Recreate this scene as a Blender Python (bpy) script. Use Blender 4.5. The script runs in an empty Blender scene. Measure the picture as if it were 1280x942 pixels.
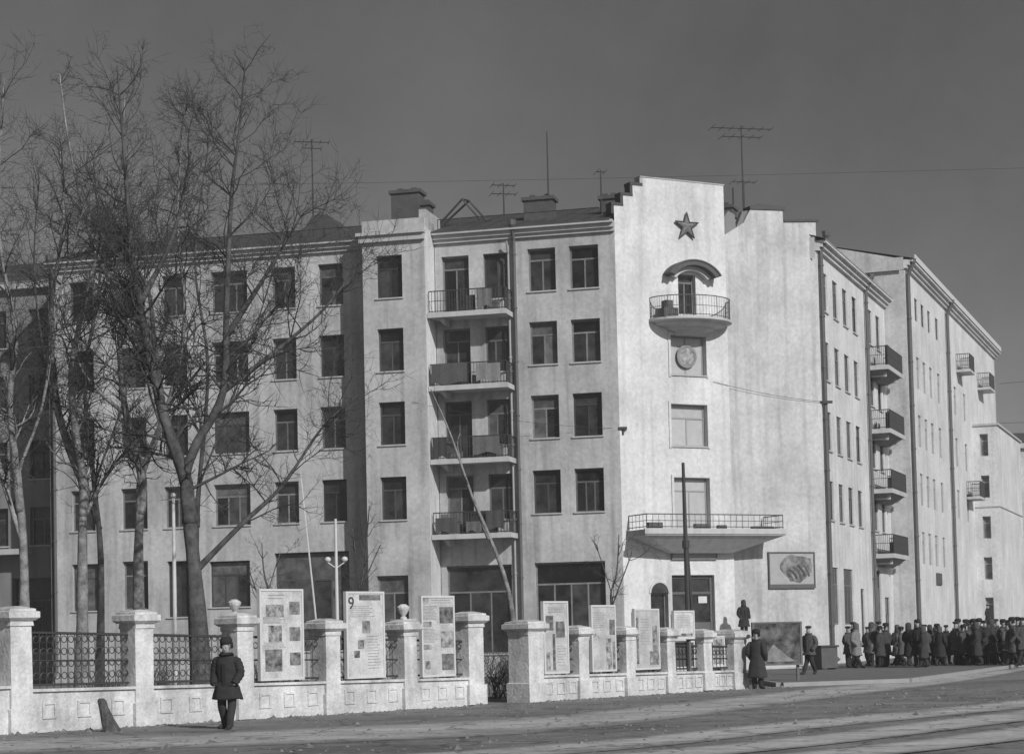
import bpy, math, random
from mathutils import Vector, Matrix
R_=math.radians
random.seed(7)
scene=bpy.context.scene
# ------------------------------------------------------------------ camera
cam=bpy.data.cameras.new('camera'); camo=bpy.data.objects.new('camera',cam); scene.collection.objects.link(camo)
cam.sensor_width=36; cam.sensor_fit='HORIZONTAL'; cam.lens=67.5
cam.shift_x=0; cam.shift_y=203.4/1280
cam.clip_start=0.5; cam.clip_end=6000
_p=R_(2.9); _r=R_(1.32)
_fw=Vector((0,math.cos(_p),math.sin(_p))); _r0=Vector((1,0,0)); _u0=_r0.cross(_fw)
_ri=_r0*math.cos(_r)-_u0*math.sin(_r); _up=_r0*math.sin(_r)+_u0*math.cos(_r)
camo.matrix_world=Matrix(((_ri.x,_up.x,-_fw.x,0),(_ri.y,_up.y,-_fw.y,0),(_ri.z,_up.z,-_fw.z,1.72),(0,0,0,1)))
scene.camera=camo
# ------------------------------------------------------------------ world, sun, exposure
SUN_AZ=33.0   # degrees to the right of straight behind the camera
SUN_EL=30.0
w=bpy.data.worlds.new('World'); scene.world=w; w.use_nodes=True
nt=w.node_tree; nt.nodes.clear()
sky=nt.nodes.new('ShaderNodeTexSky'); sky.sky_type='NISHITA'; sky.sun_disc=False
sky.sun_elevation=R_(SUN_EL); sky.sun_rotation=R_(180-SUN_AZ)
sky.air_density=1.0; sky.dust_density=1.2; sky.ozone_density=1.0
bw=nt.nodes.new('ShaderNodeSeparateColor')      # red channel: the plate behind a red filter
cmb=nt.nodes.new('ShaderNodeCombineColor')
bg=nt.nodes.new('ShaderNodeBackground'); bg.inputs['Strength'].default_value=0.06
out=nt.nodes.new('ShaderNodeOutputWorld')
nt.links.new(sky.outputs[0],bw.inputs[0])
for i in range(3): nt.links.new(bw.outputs[0],cmb.inputs[i])
vt=nt.nodes.new('ShaderNodeTexCoord'); vn=nt.nodes.new('ShaderNodeTexNoise'); vn.inputs['Scale'].default_value=4.0; vn.inputs['Detail'].default_value=9; vn.inputs['Roughness'].default_value=0.62
vr=nt.nodes.new('ShaderNodeMapRange'); vr.inputs[1].default_value=0.3; vr.inputs[2].default_value=0.7; vr.inputs[3].default_value=0.78; vr.inputs[4].default_value=1.22
vx=nt.nodes.new('ShaderNodeVectorMath'); vx.operation='SCALE'
nt.links.new(vt.outputs['Generated'],vn.inputs['Vector']); nt.links.new(vn.outputs[0],vr.inputs[0]); nt.links.new(cmb.outputs[0],vx.inputs[0]); nt.links.new(vr.outputs[0],vx.inputs['Scale'])
nt.links.new(vx.outputs[0],bg.inputs[0]); nt.links.new(bg.outputs[0],out.inputs[0])
sl=bpy.data.lights.new('sun','SUN'); sl.energy=4.2; sl.angle=R_(0.6); sl.color=(1,1,1)
so=bpy.data.objects.new('sun',sl); scene.collection.objects.link(so)
_d=Vector((math.sin(R_(SUN_AZ))*math.cos(R_(SUN_EL)),-math.cos(R_(SUN_AZ))*math.cos(R_(SUN_EL)),math.sin(R_(SUN_EL))))
so.rotation_euler=_d.to_track_quat('Z','Y').to_euler(); so.location=_d*150
scene.view_settings.view_transform='Standard'; scene.view_settings.look='None'
scene.view_settings.exposure=-0.2; scene.view_settings.gamma=1.0
scene.render.engine='CYCLES'
C=scene.collection
# ------------------------------------------------------------------ materials
MATS={}
def mat(name,val,rough=0.85,amp=0.25,scale=1.5,bump=0.0,bscale=30,stain=0.0,spec=0.3,metal=0.0,objrand=0.0,fine=0.0):
    """grey procedural material: large blotches, fine grain, vertical stains, bump"""
    if name in MATS: return MATS[name]
    m=bpy.data.materials.new(name); m.use_nodes=True; MATS[name]=m
    n=m.node_tree.nodes; l=m.node_tree.links
    b=n['Principled BSDF']; b.inputs['Roughness'].default_value=rough
    b.inputs['Specular IOR Level'].default_value=spec; b.inputs['Metallic'].default_value=metal
    geo=n.new('ShaderNodeNewGeometry')
    pos=geo.outputs['Position']
    t=n.new('ShaderNodeTexNoise'); t.inputs['Scale'].default_value=scale; t.inputs['Detail'].default_value=8; t.inputs['Roughness'].default_value=0.65
    l.new(pos,t.inputs['Vector'])
    def math_(op,a,bv):
        q=n.new('ShaderNodeMath'); q.operation=op
        for i,v in enumerate((a,bv)):
            if isinstance(v,(int,float)): q.inputs[i].default_value=v
            else: l.new(v,q.inputs[i])
        return q.outputs[0]
    f=math_('ADD',math_('MULTIPLY',math_('SUBTRACT',t.outputs[0],0.5),2*amp),1.0)
    if fine:
        t3=n.new('ShaderNodeTexNoise'); t3.inputs['Scale'].default_value=scale*14; t3.inputs['Detail'].default_value=4
        l.new(pos,t3.inputs['Vector'])
        f=math_('MULTIPLY',f,math_('ADD',math_('MULTIPLY',math_('SUBTRACT',t3.outputs[0],0.5),2*fine),1.0))
    if stain:
        mp=n.new('ShaderNodeMapping'); mp.inputs['Scale'].default_value=(2.6,2.6,0.16); l.new(pos,mp.inputs['Vector'])
        t2=n.new('ShaderNodeTexNoise'); t2.inputs['Scale'].default_value=1.0; t2.inputs['Detail'].default_value=6; l.new(mp.outputs[0],t2.inputs['Vector'])
        rp=n.new('ShaderNodeMapRange'); rp.inputs[1].default_value=0.48; rp.inputs[2].default_value=0.75; rp.inputs[3].default_value=1.0; rp.inputs[4].default_value=1.0-stain
        l.new(t2.outputs[0],rp.inputs[0]); f=math_('MULTIPLY',f,rp.outputs[0])
    if objrand:
        oi=n.new('ShaderNodeObjectInfo')
        f=math_('MULTIPLY',f,math_('ADD',math_('MULTIPLY',math_('SUBTRACT',oi.outputs['Random'],0.5),2*objrand),1.0))
    v=math_('MULTIPLY',f,val)
    cc=n.new('ShaderNodeCombineColor')
    for i in range(3): l.new(v,cc.inputs[i])
    l.new(cc.outputs[0],b.inputs['Base Color'])
    if bump:
        tb=n.new('ShaderNodeTexNoise'); tb.inputs['Scale'].default_value=bscale; tb.inputs['Detail'].default_value=5; l.new(pos,tb.inputs['Vector'])
        bp=n.new('ShaderNodeBump'); bp.inputs['Strength'].default_value=bump; bp.inputs['Distance'].default_value=0.02
        l.new(tb.outputs[0],bp.inputs['Height']); l.new(bp.outputs[0],b.inputs['Normal'])
    return m
PL=mat('grazing_light_plaster',0.41,amp=0.6,scale=0.4,bump=0.5,bscale=9,stain=0.4,fine=0.28)  # left wing plaster, its colour darkened to stand for grazing sun
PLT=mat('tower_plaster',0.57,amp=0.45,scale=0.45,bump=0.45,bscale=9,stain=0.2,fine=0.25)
PLB=mat('gable_plaster',0.47,amp=0.55,scale=0.4,bump=0.45,bscale=9,stain=0.28,fine=0.28)
PLD=mat('dark_plaster',0.20,amp=0.3,scale=0.6,bump=0.3,bscale=9,stain=0.3)  # plain dark plaster for the neighbour house, broken coping and corbels
CORN=mat('cornice_plaster',0.42,amp=0.25,scale=1.2,stain=0.2,bump=0.3)
SLAB=mat('balcony_concrete',0.46,amp=0.25,scale=2,stain=0.2,bump=0.3)
ROOF=mat('roof_iron',0.065,rough=0.6,amp=0.4,scale=1.2,spec=0.3)
ROOFL=mat('pale_roof_iron',0.26,rough=0.6,amp=0.3,scale=0.9)
BRK=mat('sooty_brick',0.075,amp=0.5,scale=3,bump=0.5,bscale=14)
GLASS=mat('window_glass',0.028,rough=0.12,amp=2.2,scale=1.6,spec=0.5,objrand=0.6,bump=0.06,bscale=3)
CURT=mat('curtained_glass',0.42,rough=0.25,amp=0.25,scale=3,spec=0.5,objrand=0.1)
FRAME=mat('window_paint',0.12,rough=0.6,amp=0.6,scale=4,objrand=0.75)
NET=mat('net_curtain_haze_glass',0.085,rough=0.3,amp=1.5,scale=2.5,spec=0.5,objrand=0.4)
FRAMEL=mat('pale_window_paint',0.28,rough=0.6,amp=0.2,scale=4)
IRON=mat('dark_iron',0.045,rough=0.55,amp=0.3,scale=5)
PIPE=mat('drainpipe_iron',0.10,rough=0.6,amp=0.3,scale=3)
LIT_STRIP=mat('lit_strip_paint',0.33,rough=0.6,amp=0.3,scale=3)
BARK=mat('bark',0.075,rough=0.95,amp=1.5,scale=3.5,bump=1.0,bscale=12,stain=0.5,fine=.8)
BARKP=mat('pale_bark',0.21,rough=0.95,amp=1.5,scale=3.5,bump=1.0,bscale=12,stain=0.55,fine=.8)
TWIG=mat('twig_bark',0.04,rough=0.95,amp=0.4,scale=2)
FENCE=mat('fence_plaster',0.54,amp=0.8,scale=1.3,bump=0.8,bscale=12,stain=0.4,fine=0.35)
BOARD=mat('board_paper',0.46,rough=0.7,amp=0.7,scale=2.6,objrand=0.12,fine=0.5)
PRINT=mat('printed_picture',0.2,rough=0.7,amp=2.4,scale=6,objrand=0.4,fine=1.2)
PRINTL=mat('printed_lines',0.28,rough=0.7,amp=1.6,scale=22,objrand=0.2)
INK=mat('ink',0.06,rough=0.7,amp=0.3,scale=6)
BOARDD=mat('dark_board_paint',0.09,rough=0.7,amp=0.5,scale=3)
CLOTH=mat('dark_cloth',0.035,rough=0.95,amp=0.4,scale=6,objrand=0.3,spec=0.1)
CLOTH2=mat('grey_cloth',0.075,rough=0.95,amp=0.4,scale=6,objrand=0.3,spec=0.1)
CLOTH3=mat('faded_cloth',0.16,rough=0.95,amp=0.4,scale=6,objrand=0.3,spec=0.1)
FUR=mat('hat_fur',0.03,rough=1.0,amp=0.5,scale=20,spec=0.05)
SKIN=mat('skin',0.30,rough=0.6,amp=0.1,scale=8)
WOOD=mat('weathered_wood',0.13,amp=0.4,scale=4,bump=0.3)
WHITEP=mat('white_paint',0.55,rough=0.6,amp=0.15,scale=3)
HEDGE=mat('bush_bark',0.055,rough=0.95,amp=0.5,scale=3)
DIRT=mat('yard_dirt',0.17,rough=0.95,amp=0.5,scale=0.7,bump=0.7,bscale=6,fine=0.4)
def road_material(name,base,light,uvmask):
    m=bpy.data.materials.new(name); m.use_nodes=True
    n=m.node_tree.nodes; l=m.node_tree.links; b=n['Principled BSDF']
    geo=n.new('ShaderNodeNewGeometry')
    def noise(scale,det=8,vec=None):
        t=n.new('ShaderNodeTexNoise'); t.inputs['Scale'].default_value=scale; t.inputs['Detail'].default_value=det; t.inputs['Roughness'].default_value=0.7
        l.new(vec or geo.outputs['Position'],t.inputs['Vector']); return t.outputs[0]
    def M(op,a,bb,clamp=False):
        q=n.new('ShaderNodeMath'); q.operation=op; q.use_clamp=clamp
        for i,v in enumerate((a,bb)):
            if isinstance(v,(int,float)): q.inputs[i].default_value=v
            else: l.new(v,q.inputs[i])
        return q.outputs[0]
    mp=n.new('ShaderNodeMapping'); mp.inputs['Rotation'].default_value=(0,0,R_(-52)); mp.inputs['Scale'].default_value=(0.05,0.7,1); l.new(geo.outputs['Position'],mp.inputs['Vector'])
    streak=noise(1.0,6,mp.outputs[0])
    v=M('MULTIPLY',base,M('MAXIMUM',0.25,M('ADD',-0.85,M('ADD',M('MULTIPLY',noise(0.5),1.0),M('ADD',M('MULTIPLY',noise(5.0,6),1.6),M('MULTIPLY',streak,1.1))))))
    if uvmask:
        tc=n.new('ShaderNodeUVMap'); sp=n.new('ShaderNodeSeparateXYZ'); l.new(tc.outputs[0],sp.inputs[0])
        a=M('SUBTRACT',1.0,M('ABSOLUTE',M('SUBTRACT',M('MULTIPLY',sp.outputs[1],2.0),1.0),0.0))
        a=M('MULTIPLY',a,2.2,True)
        nn=M('ADD',M('MULTIPLY',M('SUBTRACT',noise(1.1),0.5),1.6),M('ADD',M('MULTIPLY',M('SUBTRACT',noise(9,4),0.5),1.2),0.75),True)
        k=M('MULTIPLY',a,nn,True)
        v=M('ADD',v,M('MULTIPLY',k,light))
    vo=n.new('ShaderNodeTexVoronoi'); vo.feature='DISTANCE_TO_EDGE'; vo.inputs['Scale'].default_value=0.55; 
    wv=n.new('ShaderNodeVectorMath'); wv.operation='ADD'; nz=n.new('ShaderNodeTexNoise'); nz.inputs['Scale'].default_value=1.3; l.new(geo.outputs['Position'],nz.inputs['Vector']); l.new(geo.outputs['Position'],wv.inputs[0]); l.new(nz.outputs['Color'],wv.inputs[1]); l.new(wv.outputs[0],vo.inputs['Vector'])
    crack=M('GREATER_THAN',vo.outputs['Distance'],M('MULTIPLY',noise(0.8,3),0.045))
    v=M('MULTIPLY',v,M('ADD',0.55,M('MULTIPLY',crack,0.45)))
    damp=n.new('ShaderNodeMapRange'); damp.inputs[1].default_value=0.5; damp.inputs[2].default_value=0.62; l.new(noise(0.22,7),damp.inputs[0])
    v=M('MULTIPLY',v,M('SUBTRACT',1.0,M('MULTIPLY',damp.outputs[0],0.35)))
    l.new(M('SUBTRACT',0.85,M('MULTIPLY',damp.outputs[0],0.4)),b.inputs['Roughness'])
    cc=n.new('ShaderNodeCombineColor')
    for i in range(3): l.new(v,cc.inputs[i])
    l.new(cc.outputs[0],b.inputs['Base Color']); b.inputs['Specular IOR Level'].default_value=0.3
    bp=n.new('ShaderNodeBump'); bp.inputs['Strength'].default_value=0.6; bp.inputs['Distance'].default_value=0.03
    l.new(noise(11,6),bp.inputs['Height']); l.new(bp.outputs[0],b.inputs['Normal'])
    return m
ROADM=road_material('asphalt',0.20,0,False)
TRACKM=road_material('dusty_asphalt',0.20,0.30,True)
TRACKM2=road_material('worn_asphalt',0.20,0.34,True)
PAVE=mat('pavement_asphalt',0.14,rough=0.9,amp=0.4,scale=0.8,bump=0.4,bscale=10,fine=0.3)
KERB=mat('kerb_stone',0.28,amp=0.3,scale=2)

# ------------------------------------------------------------------ mesh helpers
class MB:
    def __init__(s): s.v=[]; s.f=[]; s.mi=[]; s.cur=0
    def face(s,idx): s.f.append(idx); s.mi.append(s.cur)
    def box(s,x0,x1,y0,y1,z0,z1):
        b=len(s.v)
        s.v+=[(x0,y0,z0),(x1,y0,z0),(x1,y1,z0),(x0,y1,z0),(x0,y0,z1),(x1,y0,z1),(x1,y1,z1),(x0,y1,z1)]
        for q in ((0,3,2,1),(4,5,6,7),(0,1,5,4),(1,2,6,5),(2,3,7,6),(3,0,4,7)): s.face([b+i for i in q])
        return s
    def quad(s,a,b_,c,d):
        b=len(s.v); s.v+=[tuple(a),tuple(b_),tuple(c),tuple(d)]; s.face([b,b+1,b+2,b+3]); return s
    def prism(s,poly,y0,y1):
        """polygon in x,z extruded along y (counter-clockwise seen from -y)"""
        b=len(s.v); k=len(poly)
        s.v+=[(x,y0,z) for x,z in poly]+[(x,y1,z) for x,z in poly]
        s.face([b+i for i in range(k)]); s.face([b+k+i for i in reversed(range(k))])
        for i in range(k):
            j=(i+1)%k; s.face([b+j,b+i,b+k+i,b+k+j])
        return s
    def tube(s,pts,rad,sides=6,cap=True):
        pts=[Vector(p) for p in pts]; n=len(pts)
        if not hasattr(rad,'__len__'): rad=[rad]*n
        b=len(s.v); ref=None
        for i,p in enumerate(pts):
            d=(pts[min(i+1,n-1)]-pts[max(i-1,0)])
            d=d.normalized() if d.length>1e-9 else Vector((0,0,1))
            if ref is None:
                ref=Vector((1,0,0)) if abs(d.x)<0.8 else Vector((0,1,0))
            u=(ref-d*ref.dot(d)).normalized(); ref=u; v=d.cross(u)
            for k in range(sides):
                a=2*math.pi*k/sides
                s.v.append(tuple(p+(u*math.cos(a)+v*math.sin(a))*rad[i]))
        for i in range(n-1):
            for k in range(sides):
                k2=(k+1)%sides
                s.face([b+i*sides+k,b+i*sides+k2,b+(i+1)*sides+k2,b+(i+1)*sides+k])
        if cap:
            s.face([b+k for k in reversed(range(sides))]); s.face([b+(n-1)*sides+k for k in range(sides)])
        return s
    def loft(s,rings,cap=True):
        """rings: list of lists of points, same count"""
        b=len(s.v); k=len(rings[0])
        for r in rings: s.v+=[tuple(p) for p in r]
        for i in range(len(rings)-1):
            for j in range(k):
                j2=(j+1)%k
                s.face([b+i*k+j,b+i*k+j2,b+(i+1)*k+j2,b+(i+1)*k+j])
        if cap:
            s.face([b+j for j in reversed(range(k))]); s.face([b+(len(rings)-1)*k+j for j in range(k)])
        return s
    def mesh(s,name,mats,smooth=False):
        me=bpy.data.meshes.new(name); me.from_pydata(s.v,[],s.f); 
        for m in (mats if isinstance(mats,(list,tuple)) else [mats]): me.materials.append(m)
        me.polygons.foreach_set('material_index',s.mi)
        if smooth: me.polygons.foreach_set('use_smooth',[True]*len(me.polygons))
        me.update(); return me
def ell(cx,cy,z,rx,ry,n=14,ph=0): return [(cx+rx*math.cos(2*math.pi*i/n+ph),cy+ry*math.sin(2*math.pi*i/n+ph),z) for i in range(n)]
def link(name,data,parent=None,loc=(0,0,0),rz=0.0):
    o=bpy.data.objects.new(name,data); C.objects.link(o); o.parent=parent; o.location=loc; o.rotation_euler=(0,0,rz); return o
def tag(o,label,cat,group=None):
    o['label']=label; o['category']=cat
    if group: o['group']=group
    return o
def thing(name,label,cat,loc=(0,0,0),rz=0.0,group=None): return tag(link(name,None,None,loc,rz),label,cat,group)
def structure(o): o['kind']='structure'; return o
class Fr:
    """a wall frame: u along the wall, out toward the street, z up"""
    def __init__(s,o,deg,off=0.0):
        s.a=R_(deg); s.t=Vector((math.cos(s.a),math.sin(s.a),0)); s.n=Vector((math.sin(s.a),-math.cos(s.a),0)); s.o=Vector(o)+s.n*off
    def p(s,u,out=0,z=0): return s.o+s.t*u+s.n*out+Vector((0,0,z))
    def at(s,name,mb_or_mesh,mats,parent,u=0,out=0,z=0,smooth=False):
        me=mb_or_mesh.mesh(name,mats,smooth) if isinstance(mb_or_mesh,MB) else mb_or_mesh
        return link(name,me,parent,s.p(u,out,z),s.a)
# ------------------------------------------------------------------ ground, road, pavement
def sheet(name,pts,z,m,cuts=None):
    mb=MB(); mb.v=[(x,y,z) for x,y in pts]; mb.face(list(range(len(pts)))); return structure(link(name,mb.mesh(name,m)))
gb=MB(); gb.quad((-500,-150,0),(700,-150,0),(700,900,0),(-500,900,0)); structure(link('ground',gb.mesh('ground',DIRT)))
sheet('road',[(-60,-40),(80,-40),(140,130),(160,400),(110,400),(70,205),(45,135),(22.6,83.5),(16.9,70.6),(12.4,60.7),(9.6,62.6),(7.6,58.9),(-10.3,38.5),(-60,-18)],0.006,ROADM)
def strip(name,top,bot,z,m,n=40):
    """curved ribbon between two edge polylines; v runs across"""
    def cr(P,t):
        k=len(P)-1; f=t*k; i=min(int(f),k-1); f-=i
        p0=Vector(P[max(i-1,0)]); p1=Vector(P[i]); p2=Vector(P[i+1]); p3=Vector(P[min(i+2,k)])
        return 0.5*((2*p1)+(p2-p0)*f+(2*p0-5*p1+4*p2-p3)*f*f+(3*p1-p0-3*p2+p3)*f**3)
    mb=MB(); 
    for i in range(n+1):
        a=cr(top,i/n); b=cr(bot,i/n); mb.v+=[(a.x,a.y,z),(b.x,b.y,z)]
    for i in range(n): mb.face([2*i+1,2*i+3,2*i+2,2*i])
    me=mb.mesh(name,m); uv=me.uv_layers.new(name='UVMap')
    for lp in me.loops: uv.data[lp.index].uv=((lp.vertex_index//2)/n,1.0-(lp.vertex_index%2))
    return structure(link(name,me))
strip('dusty_road_band',[(-20,34.5),(-10,36.8),(-5.4,38.0),(-0.1,41.2),(3.3,46.6),(8.8,57.2),(16.0,69.2),(24,86)],[(-18,29.5),(-9.4,31.6),(-4.7,32.2),(-0.1,34.0),(2.8,38.0),(7.5,47.6),(13.9,60.2),(23,82)],0.010,TRACKM)
strip('wheel_track',[(-6,26.6),(0.2,30.4),(5.2,36.6),(11.5,44.4),(20,58)],[(-5,25.0),(1.2,28.4),(5.7,34.2),(11.7,41.4),(21,55)],0.014,TRACKM2)
strip('wheel_track',[(-2,25.6),(3.0,29.4),(9.8,38.5),(19,51)],[(-1,24.2),(3.6,27.6),(10.4,36.2),(20,48.5)],0.018,TRACKM2)
strip('wheel_track',[(0,23.5),(5.2,28.4),(8.6,32.8),(15,41)],[(1,22.4),(5.8,26.8),(9.4,31.0),(16,39)],0.022,TRACKM2)
# raised pavement round the street corner, with its kerb
pv=[(8.2,59.4),(12.4,61.0),(16.8,70.8),(22.5,83.7),(45,136),(70,205),(52,205),(14.9,89.5),(8.3,83)]
mb=MB(); k=len(pv)
mb.v=[(x,y,0.12) for x,y in pv]; mb.face(list(range(k))); pav=structure(link('pavement',mb.mesh('pavement',PAVE)))
kb=MB()
for i in range(k):
    a=Vector(pv[i]); b=Vector(pv[(i+1)%k]); L=(b-a).length; d=(b-a)/L; nn=Vector((d.y,-d.x))
    q=[(a+nn*0.16),(b+nn*0.16),b,a]
    bi=len(kb.v); kb.v+=[(p.x,p.y,0) for p in q]+[(p.x,p.y,0.135) for p in q]
    for f in ((4,5,6,7),(0,1,5,4),(1,2,6,5),(2,3,7,6),(3,0,4,7)): kb.face([bi+j for j in f])
link('kerb',kb.mesh('kerb',KERB),pav)
# loose grit and clods on the road and along the fence foot
rg=random.Random(77); gm=MB()
def clod(x,y,r,z=.006):
    b=len(gm.v); n_=5; ph=rg.uniform(0,6)
    for k_ in range(n_): gm.v.append((x+r*math.cos(ph+k_*6.283/n_)*rg.uniform(.7,1.2),y+r*math.sin(ph+k_*6.283/n_)*rg.uniform(.7,1.2),z))
    gm.v.append((x+rg.uniform(-.3,.3)*r,y,z+r*rg.uniform(.4,.9)))
    for k_ in range(n_): gm.face([b+k_,b+(k_+1)%n_,b+n_])
for i in range(2600):
    u=rg.uniform(-8,27); d=abs(rg.gauss(0,.35))+.02 if rg.random()<.45 else rg.uniform(.1,16)
    ca,sa=math.cos(R_(48.53)),math.sin(R_(48.53)); x=-10.06+u*ca+d*sa; y=38.73+u*sa-d*ca
    if 13.9<u<15.7 and d<1: continue
    clod(x,y,min(.11,rg.lognormvariate(-3.5,.5)))
gro=link('loose_grit',gm.mesh('loose_grit',mat('grit',.16,amp=1.5,scale=4))); gro['kind']='stuff'
# ------------------------------------------------------------------ apartment building
C0=Vector((4.83,83.84,0))
bld=thing('apartment_building','long pale plastered five storey corner building with a star on its tower','building',C0)
L=Fr((0,0,0),-14); LR=Fr((0,0,0),-14,1.5); T=Fr((0,0,0),27,-.12); TT=Fr((0,0,0),27,0.0)
c1=T.p(10.95); Rf=Fr(c1,69); R2=Fr(c1,69,1.2); R3=Fr(c1,69,2.8)
CACHE={}
def cached(key,fn):
    if key not in CACHE: CACHE[key]=fn()
    return CACHE[key]
def wall(fr,u0,u1,z0,z1,ops,m,parent,name='wall',rev=0.34,label=None):
    us=sorted({round(x,4) for x in [u0,u1]+[o[0] for o in ops]+[o[1] for o in ops] if u0-1e-6<=x<=u1+1e-6})
    zs=sorted({round(x,4) for x in [z0,z1]+[o[2] for o in ops]+[o[3] for o in ops] if z0-1e-6<=x<=z1+1e-6})
    mb=MB(); vi={}
    def V(x,y,z):
        kk=(x,y,z)
        if kk not in vi: vi[kk]=len(mb.v); mb.v.append(kk)
        return vi[kk]
    for i in range(len(us)-1):
        for j in range(len(zs)-1):
            cu=(us[i]+us[i+1])/2; cz=(zs[j]+zs[j+1])/2
            if any(o[0]<cu<o[1] and o[2]<cz<o[3] for o in ops): continue
            mb.face([V(us[i],0,zs[j]),V(us[i+1],0,zs[j]),V(us[i+1],0,zs[j+1]),V(us[i],0,zs[j+1])])
    for a,b,c,d in ops:
        mb.quad((a,0,c),(a,0,d),(a,rev,d),(a,rev,c)); mb.quad((b,0,c),(b,rev,c),(b,rev,d),(b,0,d))
        mb.quad((a,0,d),(b,0,d),(b,rev,d),(a,rev,d)); mb.quad((a,0,c),(a,rev,c),(b,rev,c),(b,0,c))
    o=fr.at(name,mb,m,parent)
    if label: o['label']=label
    return o
def win_meshes(w,h,nv,tr,frm,gl,bar=0.075):
    """frame mesh and a list of pane meshes with offsets; nv leaves, transom height fraction tr (0: none)"""
    mb=MB(); d=0.07
    mb.box(0,bar,0,d,0,h).box(w-bar,w,0,d,0,h).box(bar,w-bar,0,d,0,bar).box(bar,w-bar,0,d,h-bar,h)
    zt=h*tr if tr else h-bar
    if tr: mb.box(bar,w-bar,0.004,d-0.004,zt-bar*0.5,zt+bar*0.5)
    ztop=zt-bar*0.5 if tr else h-bar
    iw=(w-2*bar)/nv; panes=[]
    for i in range(1,nv): mb.box(bar+iw*i-bar*0.45,bar+iw*i+bar*0.45,0.008,d-0.008,bar,ztop)
    def pm(pw,ph): return cached(('pane',round(pw,3),round(ph,3),gl.name),lambda:MB().box(0,pw,0,0.012,0,ph).mesh('pane',gl))
    for i in range(nv):
        x0=bar+iw*i+(bar*0.45 if i else 0); x1=bar+iw*(i+1)-(bar*0.45 if i<nv-1 else 0)
        panes.append((pm(x1-x0,ztop-bar),(x0,0.03,bar)))
    if tr:
        panes.append((pm(w-2*bar,h-bar-zt-bar*0.5),(bar,0.03,zt+bar*0.5)))
    return mb.mesh('window',frm),panes
def netcopy(me):
    c=me.copy(); c.materials.clear(); c.materials.append(NET); return c
def window(fr,op,parent,nv=2,tr=0.7,frm=None,gl=None,inset=0.24,sill=True,name='window',label=None):
    a,b,c,d=op; w_=round(b-a,3); h_=round(d-c,3); frm=frm or FRAME; gl=gl or GLASS
    fm,panes=cached(('win',w_,h_,nv,tr,frm.name,gl.name),lambda:win_meshes(w_,h_,nv,tr,frm,gl))
    o=fr.at(name,fm,None,parent,a,-inset,c)
    if label: o['label']=label
    net=gl is GLASS and random.random()<.3; keep=random.choice((0,1,2))
    for pi,(me,off) in enumerate(panes):
        if net and pi!=keep:
            me=cached(('net',me.name),lambda:netcopy(me))
        p=link('pane',me,o,off); p.rotation_euler=(R_(random.uniform(-.5,.5)),0,R_(random.uniform(-.7,.7)))
    if sill:
        sm=cached(('sill',w_,inset),lambda:MB().box(-0.05,w_+0.05,-inset-0.07,-0.002,-0.05,0.012).mesh('sill',CORN))
        link('sill',sm,o)
    return o
# ---- left wing, main plane
rows=[18.95,15.67,12.39,9.06]; WH=1.92
opsA=[]; opsC=[]; wl=[]
def add(lst,op,**kw):
    lst.append(op); wl.append((op,kw))
    if 'nv' not in kw: kw['nv'],kw['tr']=random.choice(((2,.7),(2,.7),(2,.74),(2,0),(3,.7)))
colsC=[(-26.33,-25.09),(-23.78,-22.45),(-21.58,-20.36),(-19.12,-17.32),(-16.13,-14.96),(-13.84,-12.65)]
for zt in rows:
    for a,b in colsC: add(opsC,(a,b,zt-WH,zt),nv=3 if b-a>1.6 else 2)
    for a,b in ((-3.97,-2.70),(-2.08,-0.76)): add(opsA,(a,b,zt-WH,zt))
    add(opsA,(-7.96,-6.69,zt-2.68,zt-0.07),nv=2,tr=0.78,sill=False)          # balcony door
    add(opsA,(-6.02,-4.78,zt-2.12,zt-0.07))
add(opsC,(-26.33,-25.0,3.4,5.6)); add(opsC,(-23.75,-22.46,3.4,5.66)); add(opsC,(-21.5,-20.4,3.0,5.6)); add(opsC,(-19.4,-17.4,3.4,5.52),nv=3)
add(opsC,(-16.2,-12.6,1.3,5.8),nv=4,tr=0.72)
add(opsA,(-3.98,-0.80,1.3,4.97),nv=4,tr=0.74); add(opsA,(-8.03,-5.02,1.0,4.95),nv=3,tr=0.7)
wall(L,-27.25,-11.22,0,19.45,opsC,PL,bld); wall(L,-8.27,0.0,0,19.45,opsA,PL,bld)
for op,kw in wl: window(L,op,bld,**kw)
# ---- stair risalit
opsR=[(-10.57,-9.36,zt-WH-0.13,zt-0.13) for zt in rows]+[(-10.82,-9.36,2.0,4.56)]
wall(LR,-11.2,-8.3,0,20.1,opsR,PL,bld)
for op in opsR: window(LR,op,bld)
LR.at('return_wall',MB().quad((-8.3,0,0),(-8.3,1.62,0),(-8.3,1.62,20.42),(-8.3,0,20.42)).quad((-11.2,1.62,0),(-11.2,0,0),(-11.2,0,20.42),(-11.2,1.62,20.42)),PLT,bld)
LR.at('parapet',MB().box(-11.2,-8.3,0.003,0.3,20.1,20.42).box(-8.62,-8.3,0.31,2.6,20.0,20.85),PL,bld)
LR.at('cornice',MB().box(-11.3,-8.28,-0.2,-0.002,19.42,19.7).box(-11.4,-8.24,-0.34,-0.002,19.7,19.84),CORN,bld)
# ---- cornices
def cornice(fr,u0,u1,zb,parent,m=CORN):
    return fr.at('cornice',MB().box(u0,u1,-0.16,0.1,zb,zb+0.16).box(u0,u1,-0.30,0.1,zb+0.162,zb+0.34).box(u0,u1,-0.48,0.1,zb+0.342,zb+0.47),m,parent)
cornice(L,-27.4,-11.23,19.46,bld); cornice(L,-8.27,-.01,19.46,bld)
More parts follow.
